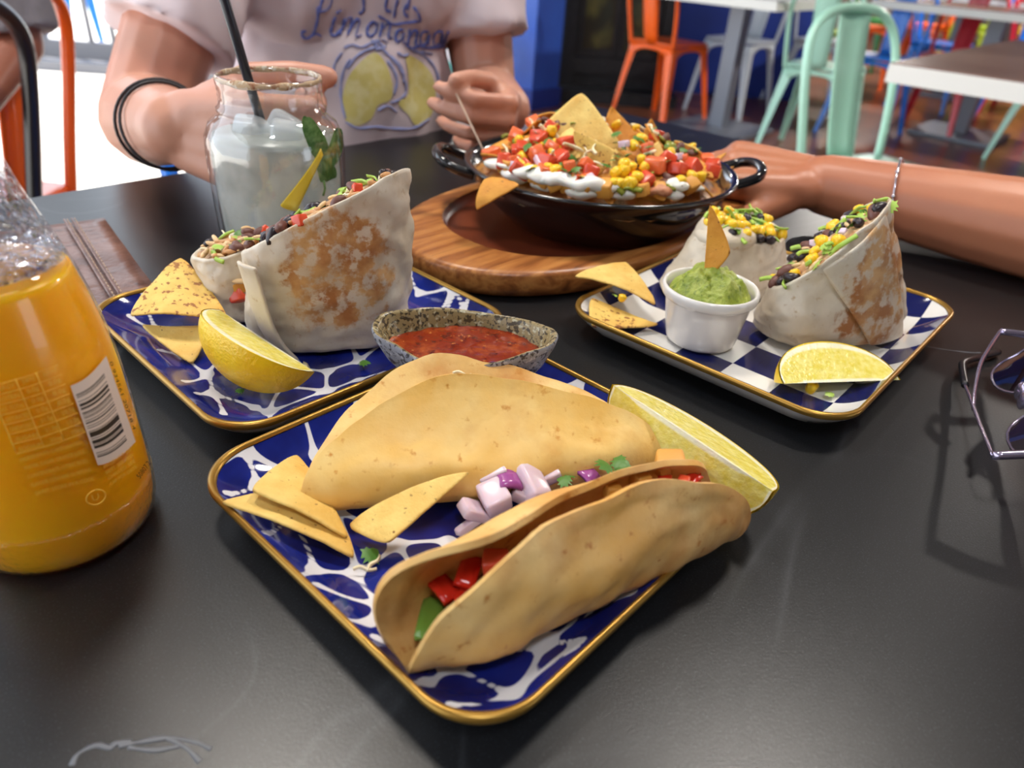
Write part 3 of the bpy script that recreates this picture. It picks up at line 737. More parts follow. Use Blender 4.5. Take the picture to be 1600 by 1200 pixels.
# front taco: standing, mouth to the left
fL, fR = at(668, 1022, .010), at(1126, 806, .016)
c2 = (fL + fR) / 2; c2.z = TZ + .0085; yaw2 = math.atan2(fR.y - fL.y, fR.x - fL.x)
T2 = thing('taco', 'golden folded taco at the front of the plate, its end open over peppers', 'taco', c2, 0, rot=(0, 0, yaw2))
sh = taco_shell(.076, .062, math.radians(98), math.radians(92), .0165, curl=(.35, .95), back=1.02, seed=5.1, sq=(.14, .30), shear=-.006)
o = part('tortilla', sh, TACO2, T2); mod(o, 'SOLIDIFY', thickness=.0026, offset=0); mod(o, 'SUBSURF', levels=1, render_levels=1)
b = MB(); P = []
for i in range(25):
    x = -.064 + .122 * i / 24; row = []
    for j in range(11):
        y = -1 + j / 5; wv = .0165 * math.sqrt(max(0, 1 - (x / .068) ** 2)); row.append(Vector((x, y * wv, .0105 + .010 * max(0, 1 - (x / .068) ** 2) * (1 - .4 * y * y) + .0025 * fbm((x, y * .02, 3), 90))))
    P.append(row)
T2F = part('filling', b.grid(P), mat('taco_filling', S(150, 66, 34), .3, layers=[(S(196, 120, 50), 120, .45, .65, 3), (S(110, 40, 24), 200, .5, .65, 2)], bump=(260, .6, .002)), T2)
for x, y, z, me, s, sp in [(-.058, .0035, .0150, PEPG, (.013, .0065, .008), .25), (-.052, .0095, .0215, PEPR, (.011, .006, .007), .4), (-.047, .001, .0205, PEPR, (.010, .006, .008), -.3), (-.042, .007, .0255, PEPR, (.010, .006, .007), .2), (-.034, .003, .027, TOM, .005, 0)]:
    bit(me, T2F, (x - .007, y, z + .001), s, spin=sp, rnd=.15)
for x, y, z, me, s, sp in [(.032, -.002, .050, PEPR, (.010, .006, .007), .1), (.040, -.004, .048, TOM, .0045, 0), (.036, .004, .050, CHUNK, .005, 0), (.046, .010, .046, CHUNK, (.009, .007, .006), .3), (.041, .003, .051, LEAF, .004, 0), (.050, .000, .044, PEPR, (.008, .006, .006), .5), (.024, .003, .050, CHUNK, .006, .2), (.010, .002, .05, CHUNK, .006, .4), (.056, .004, .042, PEPR, (.012, .004, .004), 0)]:
    bit(me, T2F, (x, y + .004, z - .012), [q * .75 for q in s] if hasattr(s, '__len__') else s * .6, spin=sp, rnd=.2)

# ------------------------------------------------------------------ chips, onion and lemon on the front plate
chip('yellow corn chip lowest at the left corner of the front plate, overhanging the rim', at(332, 785, .0215), at(562, 880, .009), at(500, 770, .010), .0035, group=None)
chip('yellow corn chip lying over the lowest one on the front plate', at(385, 768, .026), at(552, 850, .012), at(460, 715, .016), .003)
chip('curled yellow corn chip leaning between the two tacos', at(540, 822, .010), at(745, 732, .034), at(615, 862, .011), -.006, roll=0)
def loose(me, px, py, z, s, label, name, cat, group, nor=None, spin=None, rnd=.4):
    o = bit(me, None, at(px, py, z), s, nor, spin, name, rnd); return tag(o, label, cat, group)
g = 'diced red onion between the tacos'
for px, py, z, me, s in [(772, 776, .020, ONION_W, (.0078, .0066, .0055)), (797, 747, .026, ONION_P, (.0075, .0075, .008)), (770, 742, .024, ONION_W, (.004, .007, .0035)), (830, 755, .022, ONION_W, (.0095, .006, .005)), (822, 772, .018, ONION_W, (.007, .005, .004)), (752, 800, .013, ONION_W, (.012, .006, .003)), (860, 742, .021, ONION_W, (.005, .004, .0035)), (918, 738, .022, ONION_P, (.0075, .006, .006)), (745, 812, .012, ONION_W, (.012, .0025, .002))]:
    loose(me, px, py, z, s, 'piece of diced red onion between the two tacos', 'onion_piece', 'onion', g)
g = 'green herb sprigs between the tacos'
for px, py, z, s in [(870, 748, .022, .006), (885, 752, .022, .006), (960, 735, .025, .0085), (985, 728, .026, .0075), (972, 722, .027, .0065)]:
    loose(LEAF, px, py, z, s, 'dark green herb leaf among the onion between the tacos', 'herb_leaf', 'herb', g)
loose(PEPR, 1088, 740, .026, (.009, .0045, .005), 'strip of red pepper against the lemon wedge on the front plate', 'pepper_strip', 'pepper', None, spin=0)
g = 'white shreds of cheese on the front plate'
for px, py, z in [(812, 998, .0072), (722, 585, .047), (700, 605, .047), (570, 890, .0085), (585, 880, .009)]:
    loose(SHRED, px, py, z, (.0045, .005, .005), 'tiny white cheese shred on the tacos or their plate', 'cheese_shred', 'cheese', g)
loose(LEAF, 590, 858, .009, .007, 'dark green herb leaf under the chips on the front plate', 'herb_leaf', 'herb', None)

def pulp_mat():
    mt, n, b = nodes_of('lemon_pulp'); co = coords(n); a = attr_node(n, 'rr').outputs['Fac']
    fl_ = mix(n, ramp(n, nz(n, co, 240, 4), [(.35, BLK), (.7, WHT)]), S(226, 206, 84), S(240, 228, 140))
    c = mix(n, ramp(n, a, [(.80, BLK), (.86, WHT)]), fl_, S(248, 242, 206)); c = mix(n, ramp(n, a, [(.05, WHT), (.09, BLK)]), c, S(246, 240, 205))
    c = mix(n, ramp(n, a, [(.955, BLK), (.975, WHT)]), c, S(246, 208, 40))
    n.links.new(c, b.inputs['Base Color']); b.inputs['Roughness'].default_value = .2
    b.inputs['Subsurface Weight'].default_value = .4; b.inputs['Subsurface Radius'].default_value = (1, .8, .3); b.inputs['Subsurface Scale'].default_value = .006
    bp = N(n, 'ShaderNodeBump'); bp.inputs['Strength'].default_value = .5; bp.inputs['Distance'].default_value = .001
    n.links.new(nz(n, co, 350, 3), bp.inputs['Height']); n.links.new(bp.outputs[0], b.inputs['Normal']); return mt
PULP = pulp_mat(); RIND = mat('lemon_rind', S(247, 206, 26), .32, layers=[(S(238, 186, 10), 40, .4, .7, 2)], bump=(420, .5, .0012), sss=(.1, .003))
def lemon(label, loc, x_dir, up_dir, a=.036, r=.026, phi=math.radians(36), off=0.0):
    """wedge: long axis x, rind facing -up, the two cut faces meeting along the top"""
    X = Vector(x_dir).normalized(); Z = Vector(up_dir); Z = (Z - X * Z.dot(X)).normalized(); Y = Z.cross(X)
    M = Matrix((X, Y, Z)).transposed(); t = thing('lemon_wedge', label, 'lemon', loc, rot=M.to_euler())
    def rad(x): 
        k = max(0, 1 - (x / a) ** 2) ** .5; return r * (k ** .9) + .0012 * (k > 0)
    nx, nt_ = 36, 14; P = []
    for i in range(nx + 1):
        x = -a * math.cos(PI * i / nx); rr = rad(x); P.append([Vector((x * 1.02, rr * math.sin(-phi + 2 * phi * j / nt_), -rr * math.cos(-phi + 2 * phi * j / nt_))) for j in range(nt_ + 1)])
    part('rind', MB().grid(P), RIND, t)
    for s in (-1, 1):
        P = []; R = []
        for i in range(nx + 1):
            x = -a * math.cos(PI * i / nx); rr = rad(x); row = []
            for j in range(13):
                q = j / 12; row.append(Vector((x * (1.0), rr * q * math.sin(s * phi), -rr * q * math.cos(phi)))); R.append(max(q, min(1, abs(x) / a * 1.0) ** 6) if q > .06 else 0.0)
            P.append(row)
        b = MB().grid(P)
        if s > 0: b.f = [f[::-1] for f in b.f]
        o = part('pulp', b, PULP, t); A_ = o.data.attributes.new('rr', 'FLOAT', 'POINT'); A_.data.foreach_set('value', np.array(R, dtype=np.float32))
    return t
# front wedge: leaning on the rim, cut face to the right
pa, pb = at(985, 640, .030), at(1170, 765, .022)
lemon('lemon wedge with pale cut face at the right corner of the front plate', (pa + pb) / 2 + Vector((-.002, -.004, .010)), pb - pa, Vector((-.25, -.40, .85)), a=.043, r=.030, phi=math.radians(40))

# ------------------------------------------------------------------ burritos
def wrap_mat(name, stain): return tortilla_mat(name, S(198, 182, 158), S(184, 156, 122), S(222, 212, 196), stain=stain, amount=(.54, .80), scale=24)
FILL = mat('burrito_filling', S(190, 140, 92), .5, layers=[(S(224, 190, 140), 160, .45, .6, 4), (S(110, 60, 44), 90, .55, .7, 3)], bump=(240, .7, .003))
def burrito(label, loc, yaw_, hx, hy, zl, zr, sy, m_, seed, tilt=(0, 0), ex=2.5, taper=.06, mixd=None, nbits=60, flap=None, lean=0.0):
    """half of a cut burrito standing on its end; cut plane rises from zl at -hx to zr at +hx and by sy across y"""
    t = thing('burrito_half', label, 'burrito', loc, rot=(tilt[0], tilt[1], yaw_)); NA, NT = 96, 44
    def cut(x, y): return zl + (zr - zl) * (x / hx + 1) / 2 + sy * y / hy
    def sect(k): 
        c_, s_ = math.cos(2 * PI * k / NA), math.sin(2 * PI * k / NA)
        return math.copysign(abs(c_) ** (2 / ex), c_), math.copysign(abs(s_) ** (2 / ex), s_)
    vs = []
    for i in range(NT + 1):
        q = i / NT; qq = min(q / .16, 1); rd = .70 + .30 * math.sqrt(1 - (1 - qq) ** 2); rd *= 1 - taper * max(0, q - .3)
        for k in range(NA):
            cx, cy = sect(k); x, y = cx * hx * rd, cy * hy * rd; zt = cut(cx * hx, cy * hy)
            z = zt * q; n_ = fbm((x * 1 + seed, y, z), 20, 2) * .0046 + fbm((x + seed, y, z), 64, 3) * .0019
            n_ += .0016 * math.sin(z * 300 + 4 * fbm((x, y, seed), 18)) * max(0, 1 - q * 3.2)
            vs.append(Vector((x * (1 + n_ / hx) + lean * z, y * (1 + n_ / hy), z)))
    fs = [(i * NA + k, i * NA + (k + 1) % NA, (i + 1) * NA + (k + 1) % NA, (i + 1) * NA + k) for i in range(NT) for k in range(NA)]
    top = vs[-NA:]; cen = sum(top, Vector()) / NA
    for ins, dz in ((.0012, .0009), (.0026, .0004), (.0036, -.003), (.004, -.009)):
        o_ = len(vs); 
        vs += [p + (cen - p).normalized() * ins + Vector((0, 0, dz)) for p in top]
        fs += [(o_ - NA + k, o_ - NA + (k + 1) % NA, o_ + (k + 1) % NA, o_ + k) for k in range(NA)]
    b = MB(); b.add(vs, fs); o_ = len(b.v); b.v.append(Vector((lean * 0, 0, .001))); b.f += [((k + 1) % NA, k, o_) for k in range(NA)]
    part('tortilla', b, m_, t)
    # filling bulging from the cut
    vs = []; NR = 16
    for i in range(NR + 1):
        s_ = 1 - i / NR
        for k in range(NA):
            p = cen + (top[k] - cen) * s_ * .965; h_ = -.004 + .0075 * (1 - s_ ** 2.5) + .0028 * fbm((p.x + seed, p.y, 0), 95)
            vs.append(p + Vector((0, 0, h_)))
    fs = [(i * NA + k, i * NA + (k + 1) % NA, (i + 1) * NA + (k + 1) % NA, (i + 1) * NA + k) for i in range(NR) for k in range(NA)]
    b = MB(); b.add(vs, fs); fo = part('filling', b, FILL, t)
    nrm = Vector((-(zr - zl) / (2 * hx), -sy / hy, 1)).normalized()
    pool = mixd or [(RICE, .0042, 14), (RICE2, .0042, 11), (BEAN, .0058, 5), (BEAN2, .0055, 6), (CORN, .0042, 1), (TOM, .0034, 1.3), (LETT, .0085, 5), (LEAF2, .006, 3), (LEAF, .0055, 4), (SHRED, .005, 2)]
    for k in range(nbits):
        me, s, _ = random.choices(pool, [q[2] for q in pool])[0]
        a_ = random.random() * 2 * PI; rr = math.sqrt(random.random()) * .9; i = int(a_ / (2 * PI) * NA) % NA
        p = cen + (top[i] - cen) * rr + Vector((0, 0, .0035 * (1 - rr ** 3) + random.uniform(-.001, .0015)))
        bit(me, fo, p, s * random.uniform(.8, 1.15), nor=nrm, rnd=.6)
    return t, cen, top
# left plate: big half in front
bl, br_ = at(384, 556, .012), at(646, 528, .012)
ctr = (bl + br_) / 2 + Vector((-.004, .022, 0)); ctr.z = TZ + .0075; by = math.atan2(br_.y - bl.y, br_.x - bl.x)
LB, cen, top = burrito('big toasted burrito half standing at the front of the left plate', ctr, by, .0475, .027, .056, .098, -.010,
    wrap_mat('flour_wrap_left', [((.002, -.027, .052), (.033, .05, .036), S(204, 156, 100), S(166, 104, 54))]), 3.1, nbits=90)
# folded seam down its left side and tuck at the bottom
P = []
for i in range(24):
    q = i / 23; P.append([Vector((-.0478 + .0085 * j / 6 + .016 * q ** 4 + .003 * math.sin(q * 3), -.0130 - .0128 * (j / 6) ** .6 - .006 * q ** 4, .004 + .054 * (1 - q) - .0 * j)) for j in range(7)])
o = part('seam_fold', MB().grid(P), MATS['flour_wrap_left'], LB); mod(o, 'SOLIDIFY', thickness=.0024); mod(o, 'SUBSURF', levels=1, render_levels=1)
# second half behind it, to the left
p2 = at(338, 470, .02); p2 = Vector((p2.x + .008, p2.y + .014, TZ + .0075))
burrito('smaller burrito half behind the big one on the left plate', p2, by + .7, .026, .022, .040, .046, -.004, wrap_mat('flour_wrap_left_back', None), 8.4, nbits=50)
for px, py, z, me, s in [(352, 462, .03, TOM, .005), (356, 440, .04, RICE, .005), (350, 425, .045, RICE2, .005), (358, 478, .02, RICE, .005), (352, 448, .035, CHUNK, .0045)]:
    p = at(px, py, z); bit(me, LB, PM[LB.name].inverted() @ Vector((p.x + .004, p.y + .008, p.z - .003)), s)
chip('golden corn chip with rows of brown specks, uppermost beside the left burrito', at(195, 498, .024), at(366, 508, .020), at(285, 410, .034), .006, CHIP_S)
chip('golden corn chip below the speckled one on the left plate', at(215, 505, .020), at(330, 505, .018), at(300, 566, .010), .003)
pa, pb = at(345, 535, .022), at(450, 606, .014)
lemon('lemon wedge with bright rind towards the bottle, in front of the left burrito', (pa + pb) / 2 + Vector((.004, .010, .010)), pb - pa, Vector((.95, .90, .02)), a=.037, r=.027, phi=math.radians(30))
for px, py, me, s, lab, nm in [(580, 568, LEAF, .006, 'green herb scrap on the left plate below the burrito', 'herb_leaf'), (465, 583, SHRED, (.010, .02, .014), 'scrap of toasted tortilla below the left burrito', 'tortilla_scrap'), (376, 516, LEAF, .004, 'tiny green herb scrap beside the left lemon wedge', 'herb_leaf'), (372, 607, LEAF, .004, 'tiny green herb scrap under the left lemon wedge', 'herb_leaf')]:
    loose(me, px, py, .0085, s, lab, nm, 'food scrap', None, rnd=.1)
# right plate: front half
rl, rr_ = at(1200, 552, .012), at(1432, 515, .012)
ctr = (rl + rr_) / 2 + Vector((-.006, .022, 0)); ctr.z = TZ + .0075; ry = math.atan2(rr_.y - rl.y, rr_.x - rl.x)
RB, cen, top = burrito('toasted burrito half with overlapping flap at the front of the right plate', ctr + Vector((.006, .002, 0)), ry, .054, .028, .036, .088, -.012,
    wrap_mat('flour_wrap_right', [((.000, -.027, .046), (.034, .05, .046), S(204, 156, 100), S(162, 104, 54))]), 6.6, nbits=70, taper=.30, lean=-.42,
    mixd=[(CORN, .0050, 5), (LETT, .0095, 6), (LEAF2, .007, 5), (BEAN, .006, 4), (BEAN2, .006, 3), (RICE, .004, 5), (ONION_W, .003, 2), (LEAF, .0055, 2)])
P = []                                                  # the flap: a sheet lying on the front face, cut off diagonally at the left
for i in range(22):
    q = i / 21; row = []
    for j in range(14):
        s_ = j / 13; x = -.030 + .034 * q + s_ * (.066 - .034 * q)
        zc = .036 + .052 * (x / .054 + 1) / 2 + .011; z = .004 + (zc - .006) * (1 - q); rd = 1 - .30 * max(0, z / zc - .3)
        yy = -.028 * rd * (max(0, 1 - min(1, abs(x) / (.054 * rd)) ** 2.5)) ** .4 - .0016 + .0012 * fbm((x, z, 2), 40)
        row.append(Vector((x * rd - .42 * z, yy - .0012, z)))
    P.append(row)
o = part('flap', MB().grid(P), MATS['flour_wrap_right'], RB); mod(o, 'SOLIDIFY', thickness=.0024, offset=0); mod(o, 'SUBSURF', levels=1, render_levels=1)
# right plate: back half behind the ramekin
p2 = at(1110, 450, .02); p2 = Vector((p2.x + .014, p2.y + .028, TZ + .0075))
RBB, cen, top = burrito('burrito half behind the ramekin on the right plate, topped with corn', p2, ry + .1, .050, .028, .048, .042, .006, wrap_mat('flour_wrap_right_back', None), 1.7, nbits=75, taper=.45, lean=.25,
    mixd=[(CORN, .0055, 6), (LETT, .0095, 6), (LEAF2, .0075, 5), (BEAN, .006, 2), (LEAF, .006, 2)])
b = MB(); b.ball(cen + Vector((-.016, .000, -.004)), (.0235, .0205, .0100), 3); b.v = [p + Vector((0, 0, .0015 * fbm(p, 60, 2))) for p in b.v]; part('tortilla_fold', b, MATS['flour_wrap_right_back'], RBB)
# ramekin with guacamole
pbm = at(1097, 545, .0075); rc = Vector((pbm.x + .001, pbm.y + .014, TZ + .0072))
RAM = thing('ramekin', 'small white fluted ramekin of guacamole on the checked plate', 'ramekin', rc)
prof = [(.0001, 0), (.0195, 0), (.0215, .001), (.0225, .004), (.0262, .028), (.0268, .0300), (.0290, .0305), (.0298, .033), (.0297, .0362), (.0284, .0376), (.0268, .0368), (.0258, .033), (.0225, .010), (.0001, .008)]
o = part('cup', MB().lathe(prof, 64), PORC, RAM); mod(o, 'SUBSURF', levels=1, render_levels=1)
G = thing('guacamole', 'green mashed guacamole heaped in the white ramekin', 'guacamole', rc + Vector((0, 0, .030)))
P = []; vs = []; NA = 72
for i in range(25):
    r = .0248 * (1 - i / 24)
    for k in range(NA):
        a_ = 2 * PI * k / NA; x, y = r * math.cos(a_), r * math.sin(a_); q = 1 - r / .0248
        vs.append(Vector((x, y, .0025 + .0150 * math.sin(min(q * 1.3, 1) * PI / 2) + .0042 * fbm((x, y, 1), 110, 4) * min(1, q * 5))))
fs = [(i * NA + k, i * NA + (k + 1) % NA, (i + 1) * NA + (k + 1) % NA, (i + 1) * NA + k) for i in range(24) for k in range(NA)]
part('mash', MB().add(vs, fs), mat('guacamole', S(142, 156, 50), .3, layers=[(S(176, 184, 84), 150, .45, .65, 4), (S(96, 118, 34), 240, .55, .7, 3)], bump=(380, .7, .002), sss=(.1, .003)), G)
q0 = rc + Vector((.000, -.004, .036))
chip('upright corn chip stuck in the guacamole', aty(1097, 447, q0.y), aty(1108, 313, q0.y + .004), aty(1143, 396, q0.y - .004), .003, CHIP_O, twist=.003)
chip('pale corn chip with a pointed end, on top beside the ramekin', at(890, 432, .030), at(1030, 482, .020), at(975, 418, .026), .005)
chip('speckled corn chip under the pale one beside the ramekin', at(922, 462, .020), at(1036, 508, .011), at(924, 508, .017), .002, CHIP_S)
loose(CORN, 972, 466, .024, .0035, 'corn kernel resting on the chips beside the ramekin', 'corn_kernel', 'corn', None)
loose(LEAF2, 962, 464, .024, .004, 'bit of lettuce on the chips beside the ramekin', 'lettuce_bit', 'lettuce', None)
pa, pb = at(1216, 590, .012), at(1382, 585, .010)
lemon('lemon wedge lying with its cut face up on the checked plate', Vector(((pa.x + pb.x) / 2, (pa.y + pb.y) / 2 - .014, TZ + .0155)), pb - pa, Vector((.05, -1, .06)), a=.037, r=.029, phi=math.radians(24))
loose(CORN, 1268, 606, .009, .005, 'corn kernel under the lemon wedge on the checked plate', 'corn_kernel', 'corn', None)
loose(LEAF2, 1290, 612, .009, .005, 'bit of lettuce under the lemon wedge on the checked plate', 'lettuce_bit', 'lettuce', None)

# ------------------------------------------------------------------ salsa bowl
bc = at(725, 552, .03); bc = Vector((-.024, .337, TZ + .0065))
BOWL = thing('salsa_bowl', 'speckled grey stoneware bowl of salsa at the back corner of the front plate', 'bowl', bc)
STONE = mat('speckled_stoneware', S(150, 154, 164), .35, layers=[(S(62, 60, 64), 420, .53, .60, 2), (S(196, 198, 204), 300, .58, .66, 2)], bump=(300, .2, .0006))
STONE_IN = mat('speckled_stoneware_inside', S(150, 132, 92), .3, layers=[(S(66, 56, 40), 420, .50, .58, 2), (S(186, 180, 150), 300, .58, .66, 2)])
def bowl_r(a):                                           # outline with a pinched spout at the left and at the right end
    k = 1 + .20 * math.exp(-((math.cos(a - math.radians(178)) - 1) / .10) ** 2) + .10 * math.exp(-((math.cos(a - math.radians(-8)) - 1) / .10) ** 2)
    return k * (.94 + .05 * math.cos(2 * a))
def bowl_surf(prof, NA=96):
    vs = []
    for r, z, rise in prof:
        for k in range(NA):
            a_ = 2 * PI * k / NA; kk = 1 + (bowl_r(a_) - 1) * min(1, rise); vs.append(Vector((r * kk * math.cos(a_), .74 * r * kk * math.sin(a_), .86 * z + .003 * rise * math.cos(a_ * 2 + .6) + .002 * rise * math.sin(a_ + .3))))
    fs = [(i * NA + k, i * NA + (k + 1) % NA, (i + 1) * NA + (k + 1) % NA, (i + 1) * NA + k) for i in range(len(prof) - 1) for k in range(NA)]
    return MB().add(vs, fs)
part('outer_wall', bowl_surf([(.0001, 0, 0), (.020, 0, 0), (.0225, .001, .1), (.030, .011, .4), (.0375, .024, .8), (.0415, .036, 1), (.0424, .0405, 1), (.0418, .0418, 1)]), STONE, BOWL)
part('inner_wall', bowl_surf([(.0418, .0418, 1), (.0405, .0418, 1), (.0392, .0400, 1), (.0375, .034, 1), (.033, .022, .7), (.022, .008, .3), (.0001, .005, 0)]), STONE_IN, BOWL)
vs = bowl_surf([(.0382 * (1 - i / 14) + 1e-4, .0335, (1 - i / 14)) for i in range(15)])
for p in vs.v: p.z = .0275 + .0006 * fbm((p.x, p.y, 0), 150, 3)
o = part('salsa', vs, mat('salsa_red', S(132, 42, 14), .12, layers=[(S(164, 74, 28), 90, .50, .68, 4), (S(98, 26, 10), 160, .52, .66, 3), (S(190, 112, 54), 300, .66, .72, 2)], bump=(300, .35, .0015), coat=.4), None)
o.location = bc; tag(o, 'dark red chunky salsa filling the speckled bowl', 'salsa')

# ------------------------------------------------------------------ wooden board
def board_mat():
    mt, n, b = nodes_of('board_wood'); co = coords(n)
    mp = N(n, 'ShaderNodeMapping'); n.links.new(co, mp.inputs[0]); mp.inputs['Scale'].default_value = (4, 40, 40)
    g = nz(n, mp.outputs[0], 3.0, 6, .6, .6)
    c = ramp(n, g, [(.25, S(92, 48, 22)), (.45, S(160, 96, 46)), (.62, S(196, 132, 70)), (.8, S(120, 66, 30))])
    n.links.new(c, b.inputs['Base Color']); b.inputs['Roughness'].default_value = .36; return mt
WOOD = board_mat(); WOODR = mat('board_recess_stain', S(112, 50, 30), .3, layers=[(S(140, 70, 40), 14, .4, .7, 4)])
BU, BV = .519, .379
bcn = W(BU, BV); BOARD = thing('serving_board', 'oval wooden serving board with a hollow, under the black pan', 'board', bcn, AZ)
def ell(a, b_, z, n=96, ex=2.25): 
    out = []
    for k in range(n):
        c_, s_ = math.cos(2 * PI * k / n), math.sin(2 * PI * k / n); out.append(Vector((a * math.copysign(abs(c_) ** (2 / ex), c_), b_ * math.copysign(abs(s_) ** (2 / ex), s_), z)))
    return out
def loops(L, cap=True, flip=False):
    vs = [p for l in L for p in l]; n = len(L[0]); fs = [(i * n + k, i * n + (k + 1) % n, (i + 1) * n + (k + 1) % n, (i + 1) * n + k) for i in range(len(L) - 1) for k in range(n)]
    if cap: fs.append(tuple(range((len(L) - 1) * n, len(L) * n)))
    return MB().add(vs, fs)
BA, BB = .196, .110
o = part('board_body', loops([ell(BA - .006, BB - .006, 0), ell(BA - .001, BB - .001, .003), ell(BA, BB, .008), ell(BA, BB, .017), ell(BA - .002, BB - .002, .0195), ell(BA - .006, BB - .006, .0205), ell(.150, .0985, .0205), ell(.147, .0955, .0195)], False), WOOD, BOARD)
part('hollow', loops([ell(.147, .0955, .0195), ell(.144, .0925, .012), ell(.140, .088, .0112), ell(.05, .03, .011)]), WOODR, BOARD)

# ------------------------------------------------------------------ pan and nachos
PCX, PCY = .061, .626
PANM = mat('black_enamel', S(20, 20, 23), .16, coat=.6, layers=[(S(34, 34, 38), 300, .6, .7, 2)])
pc = Vector((PCX, PCY, TZ + .0114)); PAN = thing('pan', 'black enamel pan with two loop handles, full of nachos', 'pan', pc, .09)
part('bowl', MB().lathe([(.0001, 0), (.068, 0), (.073, .001), (.078, .004), (.0945, .020), (.1065, .038), (.1100, .045), (.1140, .0462), (.1148, .0475), (.1135, .0490), (.1100, .0484), (.1070, .045), (.103, .037), (.091, .020), (.074, .004), (.0001, .003)], 96), PANM, PAN)
for s in (-1, 1):
    P = spline([(s * .106, -.026, .041), (s * .120, -.025, .045), (s * .130, -.022, .049), (s * .136, -.009, .052), (s * .136, .009, .052), (s * .130, .022, .049), (s * .120, .025, .045), (s * .106, .026, .041)], 6)
    part('handle', MB().tube(P, .0042, 12), PANM, PAN)
def mound(x, y):
    dx, dy = x - PCX, y - PCY; rr = math.hypot(dx, dy) / .107
    return .058 + .026 * max(0, 1 - rr * rr) + .010 * math.exp(-((dx + .045) ** 2 + (dy - .015) ** 2) / .0012) + .004 * math.exp(-((dx - .03) ** 2 + (dy + .0) ** 2) / .0012)
NB = Vector((PCX, PCY, TZ + .045))
vs = []; NA = 80
for i in range(33):
    r = .1045 * (1 - i / 32)
    for k in range(NA):
        a_ = 2 * PI * k / NA; x, y = PCX + r * math.cos(a_), PCY + r * math.sin(a_); vs.append(Vector((x - PCX, y - PCY, mound(x, y) - .045 - .013 + .006 * fbm((x, y, 0), 60, 3))))
fs = [(i * NA + k, i * NA + (k + 1) % NA, (i + 1) * NA + (k + 1) % NA, (i + 1) * NA + k) for i in range(32) for k in range(NA)]
o = part('nacho_sauce', MB().add(vs, fs), mat('nacho_cheese', S(214, 150, 74), .35, layers=[(S(186, 104, 58), 55, .45, .6, 4), (S(236, 206, 160), 40, .55, .66, 3), (S(120, 60, 40), 80, .58, .7, 3)], bump=(160, .8, .004)), None)
o.location = NB; tag(o, 'cheesy bean sauce under the toppings in the black pan', 'sauce', None, 'stuff')
def onm(px, py, up=0.0):
    y = .62; p = None
    for _ in range(25):
        p = aty(px, py, y); zz = mound(p.x, p.y) + up; q = at(px, py, zz); y = y + .5 * (min(max(q.y, .525), .725) - y)
    p = aty(px, py, y); dx, dy = p.x - PCX, p.y - PCY; d = math.hypot(dx, dy)
    if d > .094: p = Vector((PCX + dx * .094 / d, PCY + dy * .094 / d, 0))
    p.z = TZ + mound(p.x, p.y) + up; return p
cream = mat('sour_cream', S(244, 238, 228), .25, sss=(.2, .004))
for px, py, s in [(812, 284, .011), (840, 292, .012), (872, 300, .013), (905, 303, .012), (895, 290, .012), (925, 300, .011), (948, 294, .009), (800, 290, .009), (1060, 292, .008), (790, 262, .009), (860, 288, .011)]:
    p = onm(px, py, .004); b = MB(); b.ball(p, (s * 1.2, s * .7, s * .42), 3); b.v = [v + Vector((0, 0, .003 * fbm(v, 60, 2))) for v in b.v]
    solo('cream_dollop', b, cream, 'dollop of white sour cream running over the front of the nachos', 'sour cream', 'sour cream on the nachos')
for a_, s in ((200, .010), (222, .012), (240, .011), (258, .013), (276, .010), (300, .011), (318, .009)):
    x, y = PCX + .090 * math.cos(math.radians(a_)), PCY + .090 * math.sin(math.radians(a_)); p = Vector((x, y, TZ + mound(x, y) - .004)); b = MB(); b.ball(p, (s * 1.2, s * .8, s * .45), 3); b.v = [v + Vector((0, 0, .003 * fbm(v, 60, 2))) for v in b.v]
    solo('cream_dollop', b, cream, 'dollop of white sour cream running over the front of the nachos', 'sour cream', 'sour cream on the nachos')
salsa_p = mat('pink_beans', S(206, 140, 104), .4, layers=[(S(170, 96, 64), 120, .5, .65, 3)], bump=(200, .5, .003))
for px, py, s in [(860, 280, .011), (880, 275, .010), (1030, 300, .010), (930, 290, .009)]:
    p = onm(px, py); b = MB(); b.ball(p, (s, s * .8, s * .5), 3); b.v = [v + Vector((0, 0, .004 * fbm(v, 70, 2))) for v in b.v]
    solo('bean_mash', b, salsa_p, 'lump of mashed beans among the nacho toppings', 'beans', 'bean mash on the nachos')
def nacho(px3, ys, label, bulge=.005, m_=None, roll=0, twist=0):
    return chip(label, *[aty(x, y, d) for (x, y), d in zip(px3, ys)], bulge, m_ or CHIP_O, 'chips standing in the nachos' if 0 else None, roll, twist, 'nacho_chip')
nacho([(908, 132), (838, 205), (986, 248)], (.628, .612, .588), 'tallest nacho chip rising from the middle of the pan', -.008, CHIP_Y, 1)
nacho([(893, 200), (972, 240), (914, 290)], (.584, .574, .566), 'speckled nacho chip in front of the tallest one', .003, CHIP_S)
nacho([(954, 162), (1008, 218), (938, 226)], (.680, .665, .660), 'nacho chip with green flecks behind the tallest one', .003, CHIP_O)
nacho([(1018, 180), (1046, 250), (990, 246)], (.68, .665, .665), 'narrow upright nacho chip at the back right of the pan', .003, CHIP_O)
nacho([(1142, 234), (1048, 316), (1070, 262)], (.650, .590, .625), 'nacho chip leaning outwards at the right of the pan', .006, CHIP_O)
nacho([(1152, 258), (1068, 318), (1100, 270)], (.650, .600, .630), 'lower nacho chip leaning out by the right handle', .003, CHIP_O)
nacho([(1030, 280), (968, 322), (1038, 320)], (.560, .545, .548), 'small nacho chip at the front rim of the pan', .003, CHIP_O)
nacho([(742, 332), (764, 277), (820, 298)], (.525, .551, .530), 'nacho chip drooping over the left front rim of the pan', -.006, CHIP_O)
